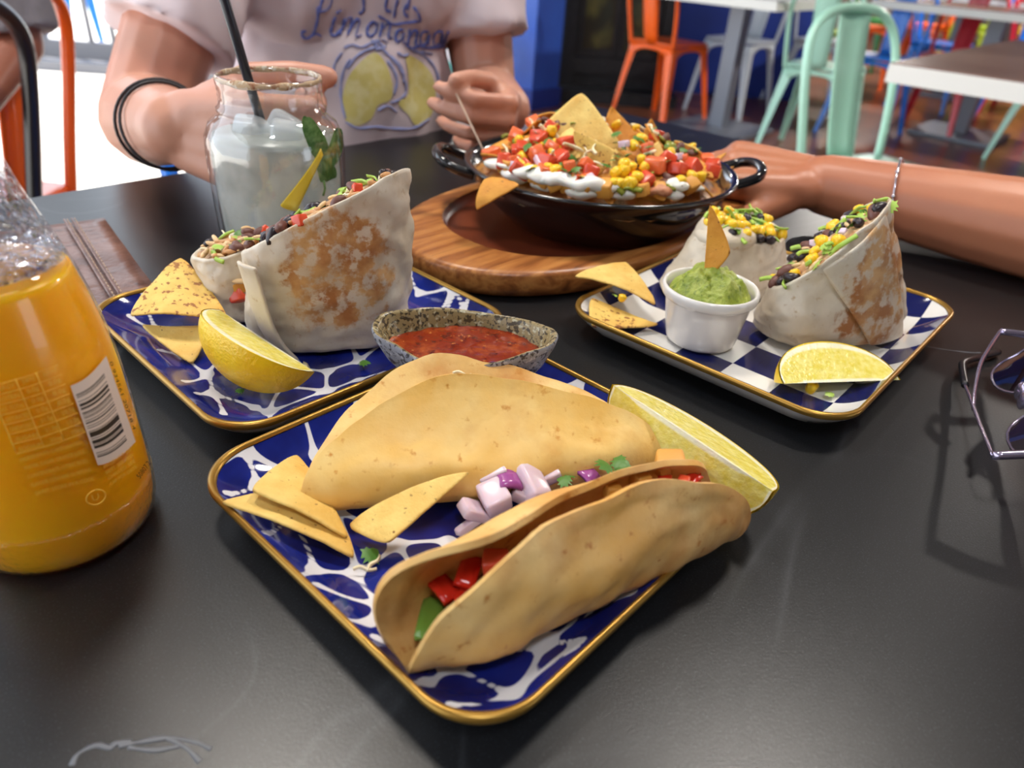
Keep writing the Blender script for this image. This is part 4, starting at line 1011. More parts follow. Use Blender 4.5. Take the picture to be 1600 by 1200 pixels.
nacho([(796, 250), (838, 186), (860, 205)], (.66, .675, .665), 'reddish nacho chip standing at the back left of the pan', .008, chip_mat('corn_chip_red', S(214, 130, 66), S(190, 100, 50), S(120, 60, 30)))
nacho([(752, 268), (778, 262), (768, 300)], (.615, .625, .60), 'small nacho chip at the left end of the pan', .003, CHIP_O)
nacho([(872, 190), (930, 185), (895, 240)], (.625, .635, .62), 'nacho chip tucked behind the tomato at the left of the tallest one', .005, CHIP_Y)
gT, gC, gH, gJ, gO = 'tomato dice on the nachos', 'corn kernels on the nachos', 'chopped herbs on the nachos', 'jalapeno slices on the nachos', 'onion bits on the nachos'
def top_(me, px, py, s, lab, nm, cat, grp, up=.002, rnd=.6): 
    o = bit(me, None, onm(px, py, up), s, None, None, nm, rnd); return tag(o, lab, cat, grp)
random.seed(21)
tom = [(800, 252), (815, 232), (822, 262), (838, 240), (842, 218), (855, 255), (862, 230), (875, 248), (884, 225), (890, 262), (880, 275), (808, 270), (850, 272), (900, 285), (785, 258), (1022, 258), (1042, 250), (1058, 264), (1068, 250), (1008, 282), (1082, 262), (1012, 232), (842, 212)]
for k, (x, y) in enumerate(tom): s_ = random.uniform(.0058, .0085); top_(TOM if k % 3 else TOM2, x, y, (s_ * random.uniform(.8, 1.35), s_ * random.uniform(.7, 1.1), s_ * random.uniform(.6, 1)), 'cube of red tomato among the nacho toppings', 'tomato_dice', 'tomato', gT, .004)
corn = [(862, 205), (856, 264), (868, 268), (812, 288), (798, 292), (788, 288), (823, 278), (1002, 250), (988, 262), (975, 268), (995, 278), (985, 286), (968, 290), (978, 298), (1006, 262), (1002, 218), (990, 228), (1064, 284), (1080, 276), (1048, 240), (975, 258), (962, 270), (960, 300), (990, 300), (1100, 280), (770, 282)]
for x, y in corn: top_(CORN, x, y, random.uniform(.0052, .0066), 'yellow corn kernel among the nacho toppings', 'corn_kernel', 'corn', gC, .006)
for x, y in [(838, 208), (832, 222), (866, 222), (890, 240), (820, 238), (882, 268), (845, 262), (880, 285), (984, 236), (1012, 232), (1020, 242), (1008, 225), (968, 205), (990, 212), (820, 284), (812, 295), (895, 310), (965, 250), (980, 245), (900, 260)]:
    top_(LEAF, x, y, random.uniform(.0055, .0085), 'fleck of chopped green herb among the nacho toppings', 'herb_leaf', 'herb', gH, .007)
for x, y in [(890, 312), (905, 318), (985, 312), (970, 318), (1042, 290), (1050, 298), (952, 300), (1000, 300), (880, 318), (1070, 300)]:
    top_(JALA, x, y, random.uniform(.0065, .0085), 'green pickled pepper slice among the nacho toppings', 'jalapeno_slice', 'pepper', gJ, .004)
for x, y in [(860, 250), (842, 252), (800, 262), (975, 225), (925, 280), (1060, 245)]:
    top_(ONION_W, x, y, (.006, .003, .003), 'slip of pale pink onion among the nacho toppings', 'onion_piece', 'onion', gO, .006)
for x, y in [(772, 275), (800, 306), (830, 300), (860, 298), (910, 300), (945, 316), (1010, 312), (1040, 312), (760, 280), (880, 302), (1085, 296)]:
    top_(CHUNK, x, y, random.uniform(.005, .0075), 'golden fried chunk at the rim of the nachos', 'potato_chunk', 'potato', 'fried chunks in the nachos', .002)

# more chips and toppings buried all over the heap
random.seed(77)
for k in range(26):
    a_ = random.uniform(0, 2 * PI) if k > 12 else random.uniform(PI * 1.05, PI * 1.95); rr = random.uniform(.035, .092); x, y = PCX + rr * math.cos(a_), PCY + rr * math.sin(a_); L = random.uniform(.017, .024)
    c = Vector((x, y, TZ + mound(x, y) - .004)); n_ = Vector((math.cos(a_) * .5 + random.uniform(-.5, .5), math.sin(a_) * .5 + random.uniform(-.5, .5), .9)).normalized(); e_ = n_.orthogonal().normalized(); f_ = n_.cross(e_); b0 = random.uniform(0, 2 * PI)
    chip('small nacho chip half buried among the toppings in the pan', *[c + (e_ * math.cos(b0 + q * 2 * PI / 3) + f_ * math.sin(b0 + q * 2 * PI / 3)) * L for q in range(3)], random.uniform(-.003, .005), random.choice([CHIP_O, CHIP_O, CHIP_Y]), 'chips half buried in the nachos', name='nacho_chip')
def scat(me, n, lab, nm, cat, grp, s0, s1, up=.001, rmax=.093):
    for k in range(n):
        a_ = random.uniform(PI * .95, PI * 2.05) if k % 4 else random.uniform(0, PI); rr = rmax * math.sqrt(random.uniform(.08, 1)); x, y = PCX + rr * math.cos(a_), PCY + rr * math.sin(a_); s = random.uniform(s0, s1)
        tag(bit(me, None, (x, y, TZ + mound(x, y) + up), (s * random.uniform(.8, 1.2), s, s * random.uniform(.7, 1)), None, None, nm, .7), lab, cat, grp)
scat(TOM2, 12, 'cube of red tomato among the nacho toppings', 'tomato_dice', 'tomato', gT, .005, .008); scat(TOM, 10, 'cube of red tomato among the nacho toppings', 'tomato_dice', 'tomato', gT, .005, .008)
scat(CORN, 16, 'yellow corn kernel among the nacho toppings', 'corn_kernel', 'corn', gC, .005, .0062, .002); scat(LEAF, 22, 'fleck of chopped green herb among the nacho toppings', 'herb_leaf', 'herb', gH, .004, .0075, .004)
scat(JALA, 12, 'green pickled pepper slice among the nacho toppings', 'jalapeno_slice', 'pepper', gJ, .006, .008); scat(BEAN2, 16, 'brown bean among the nacho toppings', 'bean', 'bean', 'beans on the nachos', .0055, .007); scat(SHRED, 20, 'shred of pale cheese among the nacho toppings', 'cheese_shred', 'cheese', 'cheese shreds on the nachos', .007, .011, .004)

# ------------------------------------------------------------------ jar of lemonade
JC = Vector((-.1700, .5000, TZ)); JAR = thing('glass_jar', 'glass mason jar of cloudy lemonade held in a hand', 'jar', JC)
jo = [(.0001, .001), (.034, .001), (.038, .003), (.0410, .009), (.0430, .02), (.0445, .05), (.0452, .085), (.0446, .096), (.0410, .1045), (.0352, .109), (.0338, .1105), (.0350, .1120), (.0350, .1138), (.0332, .1155), (.0325, .120), (.0330, .1215), (.0325, .1235), (.0330, .125), (.0335, .131), (.0325, .1335), (.0308, .1335)]
GL = thin_glass('clear_glass', (.96, .97, .98, 1), (60, .25, .003), .03, 1.5, .03)
part('glass', MB().lathe(jo + [(.0300, .131), (.0300, .113), (.037, .104), (.0418, .094), (.0424, .085), (.0415, .05), (.0400, .02), (.036, .007), (.0001, .006)], 72), GL, JAR)
ring = MB(); vs = []
for i in range(120):
    a_ = 2 * PI * i / 120; w = .5 + .5 * fbm((math.cos(a_), math.sin(a_), 0), 2.3, 3); t_ = max(.0004, .0017 * min(1, w + .15))
    for k in range(8):
        b_ = 2 * PI * k / 8; ring_r = .0322 + t_ * .9 * math.cos(b_); vs.append(Vector((ring_r * math.cos(a_), ring_r * math.sin(a_), .1325 + t_ * 1.6 * math.sin(b_) - .001)))
ring.add(vs, [(i * 8 + k, ((i + 1) % 120) * 8 + k, ((i + 1) % 120) * 8 + (k + 1) % 8, i * 8 + (k + 1) % 8) for i in range(120) for k in range(8)])
part('chilli_salt_rim', ring, mat('chilli_salt', S(206, 176, 140), .7, layers=[(S(150, 78, 34), 130, .52, .66, 3), (S(236, 222, 200), 300, .55, .65, 2)], bump=(700, .8, .001)), JAR, label='grainy brown chilli salt')
D = part('lemonade', MB().lathe([(.0001, .007), (.035, .008), (.0392, .02), (.0408, .05), (.0416, .085), (.0412, .0935), (.040, .0965), (.0001, .0965)], 64), cloudy('lemonade', S(222, 224, 214), .48, (.95, .96, .9, 1), .25, .15, layers=[(S(226, 228, 222), 40, .45, .65, 3), (S(178, 184, 176), 26, .5, .7, 3)]), None)
D.location = JC; tag(D, 'cloudy pale lemonade with ice inside the jar', 'drink')
ice = cloudy('ice', S(236, 240, 242), .5, (1, 1, 1, 1), .1, .3)
for x, y, z, a_ in [(.010, -.006, .097, .3), (-.016, .004, .096, .9), (.002, .016, .098, 1.7)]:
    b = MB().box((0, 0, 0), (.021, .021, .017)); o = part('ice_cube', b, ice, None); mod(o, 'BEVEL', width=.004, segments=3)
    o.location = JC + Vector((x, y, z)); o.rotation_euler = (.3 * a_, .2, a_); tag(o, 'melting ice cube floating at the top of the lemonade', 'ice', 'ice cubes in the lemonade')
# mint and lemon slice against the glass, towards the viewer and right
MINT = mat('mint', S(62, 108, 40), .5, layers=[(S(110, 150, 84), 160, .45, .65, 3)])
def on_jar(px, py, r):
    """nearest hit of a viewing ray with the upright cylinder of radius r about the jar axis"""
    d = ray(px, py); ox, oy = -JC.x, -JC.y; A = d.x ** 2 + d.y ** 2; B = 2 * (ox * d.x + oy * d.y); C_ = ox * ox + oy * oy - r * r
    disc = B * B - 4 * A * C_; tt = (-B - math.sqrt(max(disc, 0))) / (2 * A); return Vector((0, 0, CAMZ)) + d * tt
t = thing('mint_sprig', 'wet green mint sprig pressed against the glass jar', 'herb', on_jar(500, 270, .0418))
for spine, wd2 in [([(478, 182), (488, 205), (500, 235), (508, 262)], 16), ([(529, 200), (526, 225), (518, 250), (510, 268)], 12), ([(500, 235), (508, 258), (512, 275), (506, 284)], 15)]:
    P = []; n_ = 10; sp_ = spline([(x, y, 0) for x, y in spine], 5)
    for i, q in enumerate(sp_):
        w = wd2 * math.sin(PI * (i + .6) / (len(sp_) + .4)) ** .7; P.append([on_jar(q.x + w * k / 3, q.y + 2 * math.sin(i * 1.1 + k) * .6, .0418 + .00005 * (3 - abs(k))) for k in range(-3, 4)])
    wpart('mint_leaf', MB().grid(P), MINT, t)
wpart('stem', MB().tube([on_jar(x, y, .0419) for x, y in ((506, 282), (508, 295), (505, 306))], .0008, 6), MINT, t)
P = []
for i in range(12):
    q = i / 11; x0 = 500 - 62 * q ** 1.2; x1 = 503 - 40 * q; y0 = 232 + 88 * q
    P.append([on_jar(x0 + (x1 - x0) * k / 6 - 6 * math.sin(PI * k / 6) * q, y0 + 10 * k / 6, .0418) for k in range(7)])
b = MB().grid(P); n_ = len(b.v); o = solo('lemon_slice', b, mat('lemon_in_drink', S(236, 200, 30), .35, layers=[(S(246, 222, 90), 60, .45, .65, 3)]), 'yellow lemon slice inside the lemonade jar', 'lemon'); mod(o, 'SOLIDIFY', thickness=.0012, offset=-1)
a_, c_ = at(383, 108, .135), at(412, 205, .093); d_ = (a_ - c_)
solo('drinking_straw', MB().tube([c_ - d_ * .5 + Vector((0, 0, .002)), a_, a_ + d_ * 2.3], .0031, 14), mat('straw_black', S(30, 32, 44), .35), 'thin black drinking straw standing in the lemonade jar', 'straw')

# ------------------------------------------------------------------ bottle of orange soda
BC = Vector((-.1810, .2245, TZ)); BOT = thing('soda_bottle', 'clear glass bottle of orange soda at the left edge', 'bottle', BC)
bp_ = [(.0290, .0005), (.0322, .0015), (.0340, .005), (.0352, .010), (.0357, .020), (.0358, .030), (.0355, .040), (.0351, .050), (.0346, .060), (.0340, .070), (.0331, .080), (.0317, .090), (.0299, .100), (.0276, .110), (.0246, .120), (.0211, .130), (.0176, .140), (.0152, .150), (.0142, .165), (.0136, .185), (.0134, .200), (.0146, .201), (.0146, .209), (.0134, .212), (.0115, .212)]
def clip_prof(z0, z1, off=0.0):
    zs = sorted(set([z0, z1] + [z for r, z in bp_ if z0 < z < z1])); rs = np.interp(zs, [z for r, z in bp_[:21]], [r for r, z in bp_[:21]]); return [(float(r) - off, z) for r, z in zip(rs, zs)]
part('bottle_glass', MB().lathe([(.0001, .002), (.026, .001)] + clip_prof(.0005, .116), 72), thin_glass('bottle_body_glass', (.99, .97, .92, 1), (60, .05, .002), .04, 1.45), BOT)
part('neck_glass', MB().lathe(clip_prof(.116, .200) + bp_[21:] + [(.0110, .200), (.0115, .17), (.0125, .150), (.0152, .138), (.019, .130), (.0228, .120), (.0245, .116)], 72), thin_glass('bottle_neck_glass', (.90, .91, .94, 1), (130, .9, .012), .06, 1.5, .06), BOT, label='dimpled clear neck')
part('stipple_band', MB().lathe([(r + .0003, z) for r, z in clip_prof(.004, .021)], 72), thin_glass('stippled_glass', (1, .96, .88, 1), (420, .35, .004), .2, 1.4), BOT)
def soda_mat():
    return mat('orange_soda', S(255, 172, 8), .3, layers=[(S(255, 188, 22), 18, .35, .7, 3)], sss=(.6, .03))
so = part('soda', MB().lathe([(.0001, .0015), (.0285, .002)] + clip_prof(.003, .112, .0009) + [(.0245, .1128), (.0001, .1122)], 72), soda_mat(), None)
so.location = BC; tag(so, 'orange soda filling the clear bottle up to its shoulder', 'drink')
def bot_r(z): return float(np.interp(z, [q[1] for q in bp_[:21]], [q[0] for q in bp_[:21]]))
def on_bot(px, py, off=.0004):
    d = ray(px, py); o_ = Vector((0, 0, CAMZ)); t0 = .05; 
    tt = .10 / d.length
    for _ in range(400):
        p = o_ + d * tt; q = p - BC; e = math.hypot(q.x, q.y) - bot_r(q.z) - off
        if e < 1e-5: break
        tt += max(e * .5, 1e-5) / d.length
    return p
def decal(name, quad, nu, nv, material, off=.0004):
    """printed patch on the bottle between four corners (tl, tr, br, bl)"""
    tl, tr, br2, bl2 = [Vector((*q, 0)) for q in quad]; P = []; uvv = []
    for i in range(nv + 1):
        v = i / nv; row = []
        for j in range(nu + 1):
            u = j / nu; q = (tl * (1 - u) + tr * u) * (1 - v) + (bl2 * (1 - u) + br2 * u) * v; q.y += 8 * math.sin(PI * u) * 1.0
            row.append(on_bot(q.x, q.y, off)); uvv.append((u, v))
        P.append(row)
    o = wpart(name, MB().grid(P), material, BOT); a_ = o.data.attributes.new('st', 'FLOAT2', 'POINT'); a_.data.foreach_set('vector', np.array(uvv, dtype=np.float32).ravel()); return o
def barcode_mat():
    mt, n, b = nodes_of('barcode_print'); a_ = attr_node(n, 'st').outputs['Vector']; sx = N(n, 'ShaderNodeSeparateXYZ'); n.links.new(a_, sx.inputs[0])
    m1 = N(n, 'ShaderNodeMath', operation='MULTIPLY'); n.links.new(sx.outputs[1], m1.inputs[0]); m1.inputs[1].default_value = 120
    fl_ = N(n, 'ShaderNodeMath', operation='FLOOR'); n.links.new(m1.outputs[0], fl_.inputs[0])
    wn = N(n, 'ShaderNodeTexWhiteNoise', noise_dimensions='1D'); n.links.new(fl_.outputs[0], wn.inputs['W'])
    g1 = N(n, 'ShaderNodeMath', operation='GREATER_THAN'); n.links.new(wn.outputs['Value'], g1.inputs[0]); g1.inputs[1].default_value = .47
    def band(sock, lo, hi):
        a1 = N(n, 'ShaderNodeMath', operation='GREATER_THAN'); n.links.new(sock, a1.inputs[0]); a1.inputs[1].default_value = lo
        a2 = N(n, 'ShaderNodeMath', operation='LESS_THAN'); n.links.new(sock, a2.inputs[0]); a2.inputs[1].default_value = hi
        m2 = N(n, 'ShaderNodeMath', operation='MULTIPLY'); n.links.new(a1.outputs[0], m2.inputs[0]); n.links.new(a2.outputs[0], m2.inputs[1]); return m2.outputs[0]
    f = g1.outputs[0]
    for w in (band(sx.outputs[0], .06, .84), band(sx.outputs[1], .12, .93)):
        m3 = N(n, 'ShaderNodeMath', operation='MULTIPLY'); n.links.new(f, m3.inputs[0]); n.links.new(w, m3.inputs[1]); f = m3.outputs[0]
    n.links.new(mix(n, f, S(222, 206, 196), S(26, 22, 24)), b.inputs['Base Color']); b.inputs['Roughness'].default_value = .4; return mt
BL_ = decal('barcode_label', [(110, 603), (166, 556), (212, 690), (153, 727)], 20, 24, barcode_mat(), .0007)
PM[BL_.name] = PM[BOT.name]
PRN = mat('pale_print', S(252, 196, 70), .5); PRK = mat('black_print', S(40, 26, 10), .5)
def text_mesh(body):
    cu = bpy.data.curves.new('t', 'FONT'); cu.body = body; cu.size = 1; cu.resolution_u = 2; o = bpy.data.objects.new('t', cu); COL.objects.link(o)
    dg = bpy.context.evaluated_depsgraph_get(); dg.update(); me = bpy.data.meshes.new_from_object(o.evaluated_get(dg))
    v = [(p.co.x, p.co.y) for p in me.vertices]; f = [tuple(q.vertices) for q in me.polygons]
    bpy.data.objects.remove(o); bpy.data.curves.remove(cu); bpy.data.meshes.remove(me); return v, f
def print_text(name, body, p0, p1, h, material, off=.0008, par=None):
    """text on the bottle from pixel p0 to p1 along its base line, h pixels high"""
    v, f = text_mesh(body)
    if not v: return
    x0, x1 = min(q[0] for q in v), max(q[0] for q in v); d = Vector((p1[0] - p0[0], p1[1] - p0[1])); nrm = Vector((d.y, -d.x)).normalized()
    vs = []
    for x, y in v:
        u = (x - x0) / max(x1 - x0, 1e-6); q = Vector(p0) + d * u + nrm * y / .7 * h; vs.append(on_bot(q.x, q.y, off))
    wpart(name, MB().add(vs, f), material, par or BOT, False)
rows = ['ENERGY', 'PROTEIN', 'FAT, TOTAL', '-SATURATED', 'CARBOHYDRATE', '-SUGARS', 'SODIUM']
vals = [('540kJ', '180kJ'), ('0.0g', '0.0g'), ('0.0g', '0.0g'), ('0.0g', '0.0g'), ('31.5g', '10.5g'), ('31.0g', '10.3g'), ('30mg', '10mg')]
for i, w in enumerate(rows):
    k = i / 6; x0, y0 = -14 + 44 * k, 614 + 92 * k
    print_text('printed_line', w, (x0, y0), (x0 + 38, y0 - 9), 7, PRN)
    for j, q in enumerate(vals[i]): print_text('printed_line', q, (x0 + 50 + 34 * j, y0 - 14 - 12 * j), (x0 + 68 + 34 * j, y0 - 21 - 13 * j), 7, PRN)
for i, w in enumerate(['INGREDIENTS: CARBONATED', 'WATER, SUGAR, ORANGE JUICE', 'CONCENTRATE, CITRIC ACID,', 'FLAVOUR. CONTAINS 10c REFUND', 'SA/NT. STORE IN A COOL']):
    print_text('printed_line', w, (32 + 6 * i, 722 + 13 * i), (128 + 5 * i, 694 + 14 * i), 6, PRN)
for i, w in enumerate(['PRODUCT OF', 'BEST SERVED', 'CHILLED SEE', 'CAP FOR DATE']): print_text('printed_line', w, (164 + 3 * i, 732 + 9 * i), (206 + 3 * i, 704 + 9 * i), 5, PRN)
print_text('printed_date', '50807.2', (219, 748), (236, 724), 8, PRK)
print_text('printed_digits', '0 934561 20718 4', (171, 566), (208, 672), 5, PRK, par=BL_)
for i in range(8):
    k = i / 7; x0, y0 = -18 + 44 * k, 604 + 105 * k; wpart('table_rule', MB().tube([on_bot(x0 + (108) * q / 8, y0 - 34 * q / 8 + 3 * math.sin(PI * q / 8), .0006) for q in range(9)], .00012, 4), PRN, BOT)
for xx, yy in ((-18, 604), (24, 592), (56, 582)):
    wpart('table_rule', MB().tube([on_bot(xx + 44 * q / 8, yy + 105 * q / 8, .0006) for q in range(9)], .00014, 4), PRN, BOT)
wpart('printed_symbol', MB().tube([on_bot(150 + 15 * math.cos(2 * PI * k / 24), 777 + 11.5 * math.sin(2 * PI * k / 24) - 3 * math.cos(2 * PI * k / 24), .0006) for k in range(24)], .00022, 5, True), PRN, BOT)
print_text('printed_symbol', 'U', (145, 783), (156, 780), 10, PRN)

# ------------------------------------------------------------------ leather folder
LE = mat('brown_leather', S(98, 66, 56), .35, layers=[(S(128, 92, 80), 24, .42, .66, 4), (S(76, 48, 42), 60, .55, .7, 3)], bump=(120, .5, .002)); THR = mat('stitch_thread', S(170, 140, 116), .6)
fA, fB = at(160, 338, .014), at(243, 452, .014); e1 = (fB - fA).normalized(); e2 = Vector((e1.y, -e1.x, 0)); fa = math.atan2(e1.y, e1.x)
FO = thing('leather_folder', 'stitched brown leather bill folder behind the bottle', 'folder', Vector((fA.x, fA.y, TZ)) , fa)
o = part('lower_cover', MB().box((.084, -.058, .0035), (.172, .118, .004)), mat('folder_red_lining', S(92, 40, 40), .45), FO, False); mod(o, 'BEVEL', width=.0012, segments=2)
o = part('paper_fill', MB().box((.082, -.058, .0075), (.160, .11, .004)), mat('folder_inner', S(58, 34, 34), .6), FO, False)
P = [[Vector((-.001 + .171 * i / 20, .001 - .118 * j / 12, .0125 + .0006 * fbm((i * .1, j * .1, 2), 3))) for j in range(13)] for i in range(21)]
UC = o = part('upper_cover', MB().grid(P), LE, FO); mod(o, 'SOLIDIFY', thickness=.003, offset=-1)
for y in (-.021, -.026):
    part('seam', MB().tube([(.001 + .167 * k / 10, y, .0157) for k in range(11)], .0009, 6), LE, UC)
    me = mesh_of('stitch', *(lambda q: (q.v, q.f))(MB().capsule((-.0016, 0, 0), (.0016, 0, 0), .0004, .0004)), THR)
    for k in range(30): place(me, 'stitch', UC, Matrix.Translation((.004 + k * .0055, y + .0018, .0162)))

# ------------------------------------------------------------------ sunglasses
SIL = mat('purple_metal', S(176, 164, 188), .2, .9); TIPB = mat('temple_tip_black', S(22, 22, 26), .35); LENS = thin_glass('dark_lens', (.16, .10, .14, 1), None, .03, 1.5, .05)
g1, g2 = Vector((.3045, .4190, TZ)), Vector((.2560, .2960, TZ)); gx = (g2 - g1).normalized(); gn = Vector((-gx.y, gx.x, 0))   # gn towards +x side
if gn.x < 0: gn = -gn
SG = thing('sunglasses', 'dark sunglasses with thin purple metal frame lying at the right edge', 'sunglasses', (g1 + g2) / 2); L_ = (g2 - g1).length
def gp(s, h, d=0.0): return g1 + gx * (s * L_) + gn * (d + h * .75) + Vector((0, 0, .006 + h * .72))
for s0, s1 in ((.02, .44), (.56, .98)):
    ol = []
    for k in range(28):
        a_ = 2 * PI * k / 28; c_, s_ = math.cos(a_), math.sin(a_); x = math.copysign(abs(c_) ** .8, c_); y = math.copysign(abs(s_) ** .8, s_)
        ol.append(gp((s0 + s1) / 2 + (s1 - s0) / 2 * x * (1 if y > 0 else .9), .019 + .018 * y, -.004 * (1 - x * x)))
    wpart('rim', MB().tube(ol, .0008, 8, True), SIL, SG); cc = sum(ol, Vector()) / 28
    b = MB(); b.add(ol + [cc - gn * .001], [(k, (k + 1) % 28, 28) for k in range(28)]); wpart('lens', b, LENS, SG)
wpart('bridge', MB().tube(spline([gp(.44, .026), gp(.5, .031, -.003), gp(.56, .026)], 6), .0013, 8), SIL, SG)
for s in (.46, .54): wpart('nose_pad', MB().ball(gp(s, .016, -.008), (.002, .004, .006), 2), SIL, SG); wpart('pad_arm', MB().tube([gp(s, .020, -.001), gp(s, .022, -.007), gp(s, .017, -.008)], .0006, 6), SIL, SG)
for s, pts, tip in ((0.0, [(1563, 518, .028), (1545, 545, .024), (1532, 570, .020), (1523, 612, .014), (1521, 640, .010)], None), (1.0, [(1551, 712, .020), (1542, 690, .018), (1530, 660, .014), (1516, 622, .010), (1508, 602, .008)], [(1508, 602, .008), (1504, 578, .007), (1506, 566, .006), (1530, 558, .004), (1560, 550, .003)])):
    h0 = gp(.0 if s == 0 else 1.0, .028); wpart('hinge', MB().tube(spline([h0, (h0 + at(*pts[0])) / 2 + Vector((0, 0, .001)), at(*pts[0])], 4), .0022, 8), SIL, SG)
    wpart('temple', MB().tube(spline([at(*q) for q in pts], 6), .0010, 8, flat=1.6), SIL, SG)
    if tip: wpart('temple_tip', MB().tube(spline([at(*q) for q in tip], 6), .0022, 8), TIPB, SG)

# ------------------------------------------------------------------ people
def skin_mat(name, c, c2):
    return mat(name, c, .42, layers=[(c2, 9, .4, .68, 4, .7)], bump=(420, .12, .0006), sss=(.08, .006))
def grow(name, b, voxel, material, parent, smooth=6, wrinkle=None):
    """one continuous skin over overlapping volumes"""
    o = wpart(name, b, material, parent); mod(o, 'REMESH', mode='VOXEL', voxel_size=voxel, adaptivity=0.0); mod(o, 'SMOOTH', factor=.5, iterations=smooth); bake(o)
    if wrinkle:
        me = o.data; n = len(me.vertices); co = np.empty(n * 3, np.float32); me.vertices.foreach_get('co', co); no = np.empty(n * 3, np.float32); me.vertex_normals.foreach_get('vector', no)
        co = co.reshape(-1, 3); no = no.reshape(-1, 3); s, a_ = wrinkle
        d = np.array([mnoise.fractal(Vector((p[0] * s, p[1] * s, p[2] * s * .55)), .8, 2.0, 2) for p in co], np.float32) * a_
        me.vertices.foreach_set('co', (co + no * d[:, None]).ravel()); me.update()
    return o
def hand(b, wrist, fwd, up, palm, curls, scale=1.0, thumb=(.5, .35, .25), rot_f=0.0, spread=.05):
    """wrist to finger tips; up = thumb side, palm = palm normal; curls = (knuckle, middle, end) bend per finger in degrees"""
    f = Vector(fwd).normalized(); u = Vector(up); u = (u - f * u.dot(f)).normalized(); p = Vector(palm); p = (p - f * p.dot(f) - u * p.dot(u)).normalized(); w = Vector(wrist); s = scale
    # palm
    for k, off in enumerate((.028, .010, -.010, -.028)):
        b.capsule(w + u * off * .55 * s + f * .012 * s, w + f * (.082 - .004 * abs(k - 1)) * s + u * off * s, .0155 * s, .0125 * s)
    b.capsule(w + f * .02 * s + u * .012 * s, w + f * .05 * s + u * .028 * s + p * .008 * s, .018 * s, .015 * s)
    lens = [(.042, .025, .021), (.046, .029, .022), (.042, .027, .021), (.034, .020, .019)]
    for k, off in enumerate((.029, .010, -.010, -.028)):
        q = w + f * (.084 - .005 * abs(k - 1)) * s + u * off * s; a_ = 0.0; r = (.0096, .0098, .0092, .0082)[k] * s
        for j in range(3):
            a_ += math.radians(curls[k][j]); d = (f * math.cos(a_) + p * math.sin(a_) + u * (spread * (1.5 - k) * .6)).normalized(); q2 = q + d * lens[k][j] * s
            b.capsule(q, q2, r, r * .92); q = q2; r *= .92
    q = w + f * .028 * s + u * .024 * s + p * .006 * s; r = .0125 * s
    dirs = [f * thumb[0] + u * .6 + p * thumb[1], f * (thumb[0] + .3) + u * .25 + p * (thumb[1] + .1), f * (thumb[0] + .5) + u * thumb[2] * .2 + p * (thumb[1] + .35)]
    for d, L in zip(dirs, (.038, .031, .026)):
        q2 = q + d.normalized() * L * s; b.capsule(q, q2, r, r * .88); q = q2; r *= .88
    return q
def frame(S_): S_ = Vector(S_).normalized(); F_ = Vector((S_.y, -S_.x, 0)); return S_, F_, Matrix((S_, -F_, Vector((0, 0, 1)))).transposed()
def torso(b, C, S_, F_, M, infl=0.0, neck=True, w=1.0):
    z = lambda h: Vector((0, 0, TZ + h)); C = Vector((C[0], C[1], 0))
    b.ball(C + z(.205), (.150 * w + infl, .095 * w + infl, .15 + infl), 3, M); b.ball(C + z(.02), (.138 * w + infl, .100 * w + infl, .17 + infl), 3, M); b.ball(C + z(-.17), (.158 * w + infl, .118 * w + infl, .13 + infl), 3, M)
    for s in (-1, 1):
        b.ball(C + S_ * s * .068 + F_ * .052 + z(.165), (.062 + infl, .05 + infl, .062 + infl), 2, M)
        b.capsule(C + S_ * s * .05 + z(.285), C + S_ * s * .150 * w + z(.265), .050 + infl, .052 + infl)
    if neck: b.capsule(C + z(.27), C + z(.40) + F_ * .015, .055, .05)
def head(b, C, F_, M):
    c = Vector((C[0], C[1], TZ + .50)) + F_ * .02
    b.ball(c, (.073, .092, .108), 3, M); b.ball(c + F_ * .030 + Vector((0, 0, -.055)), (.05, .055, .052), 3, M); b.capsule(c + F_ * .088 + Vector((0, 0, .01)), c + F_ * .104 + Vector((0, 0, -.018)), .008, .012)
    for s in (-1, 1): b.ball(c + M @ Vector((s * .074, .008, -.005)), (.010, .018, .03), 2, M)
    b.ball(c + F_ * .084 + Vector((0, 0, -.048)), (.024, .010, .009), 2, M)
    return c
def lower(b, C, S_, F_, infl=0.0, feet=True):
    C = Vector((C[0], C[1], 0))
    for s in (-1, 1):
        hip = C + S_ * s * .085 + Vector((0, 0, .555)); kn = hip + F_ * .40 + S_ * s * .03 + Vector((0, 0, -.03)); an = kn + F_ * -.02 + Vector((0, 0, -.43))
        b.capsule(hip, kn, .085 + infl, .060 + infl); b.capsule(kn, an, .058 + infl, .040 + infl)
        if feet: b.capsule(an + Vector((0, 0, -.03)), an + F_ * .15 + Vector((0, 0, -.045)), .038, .030)
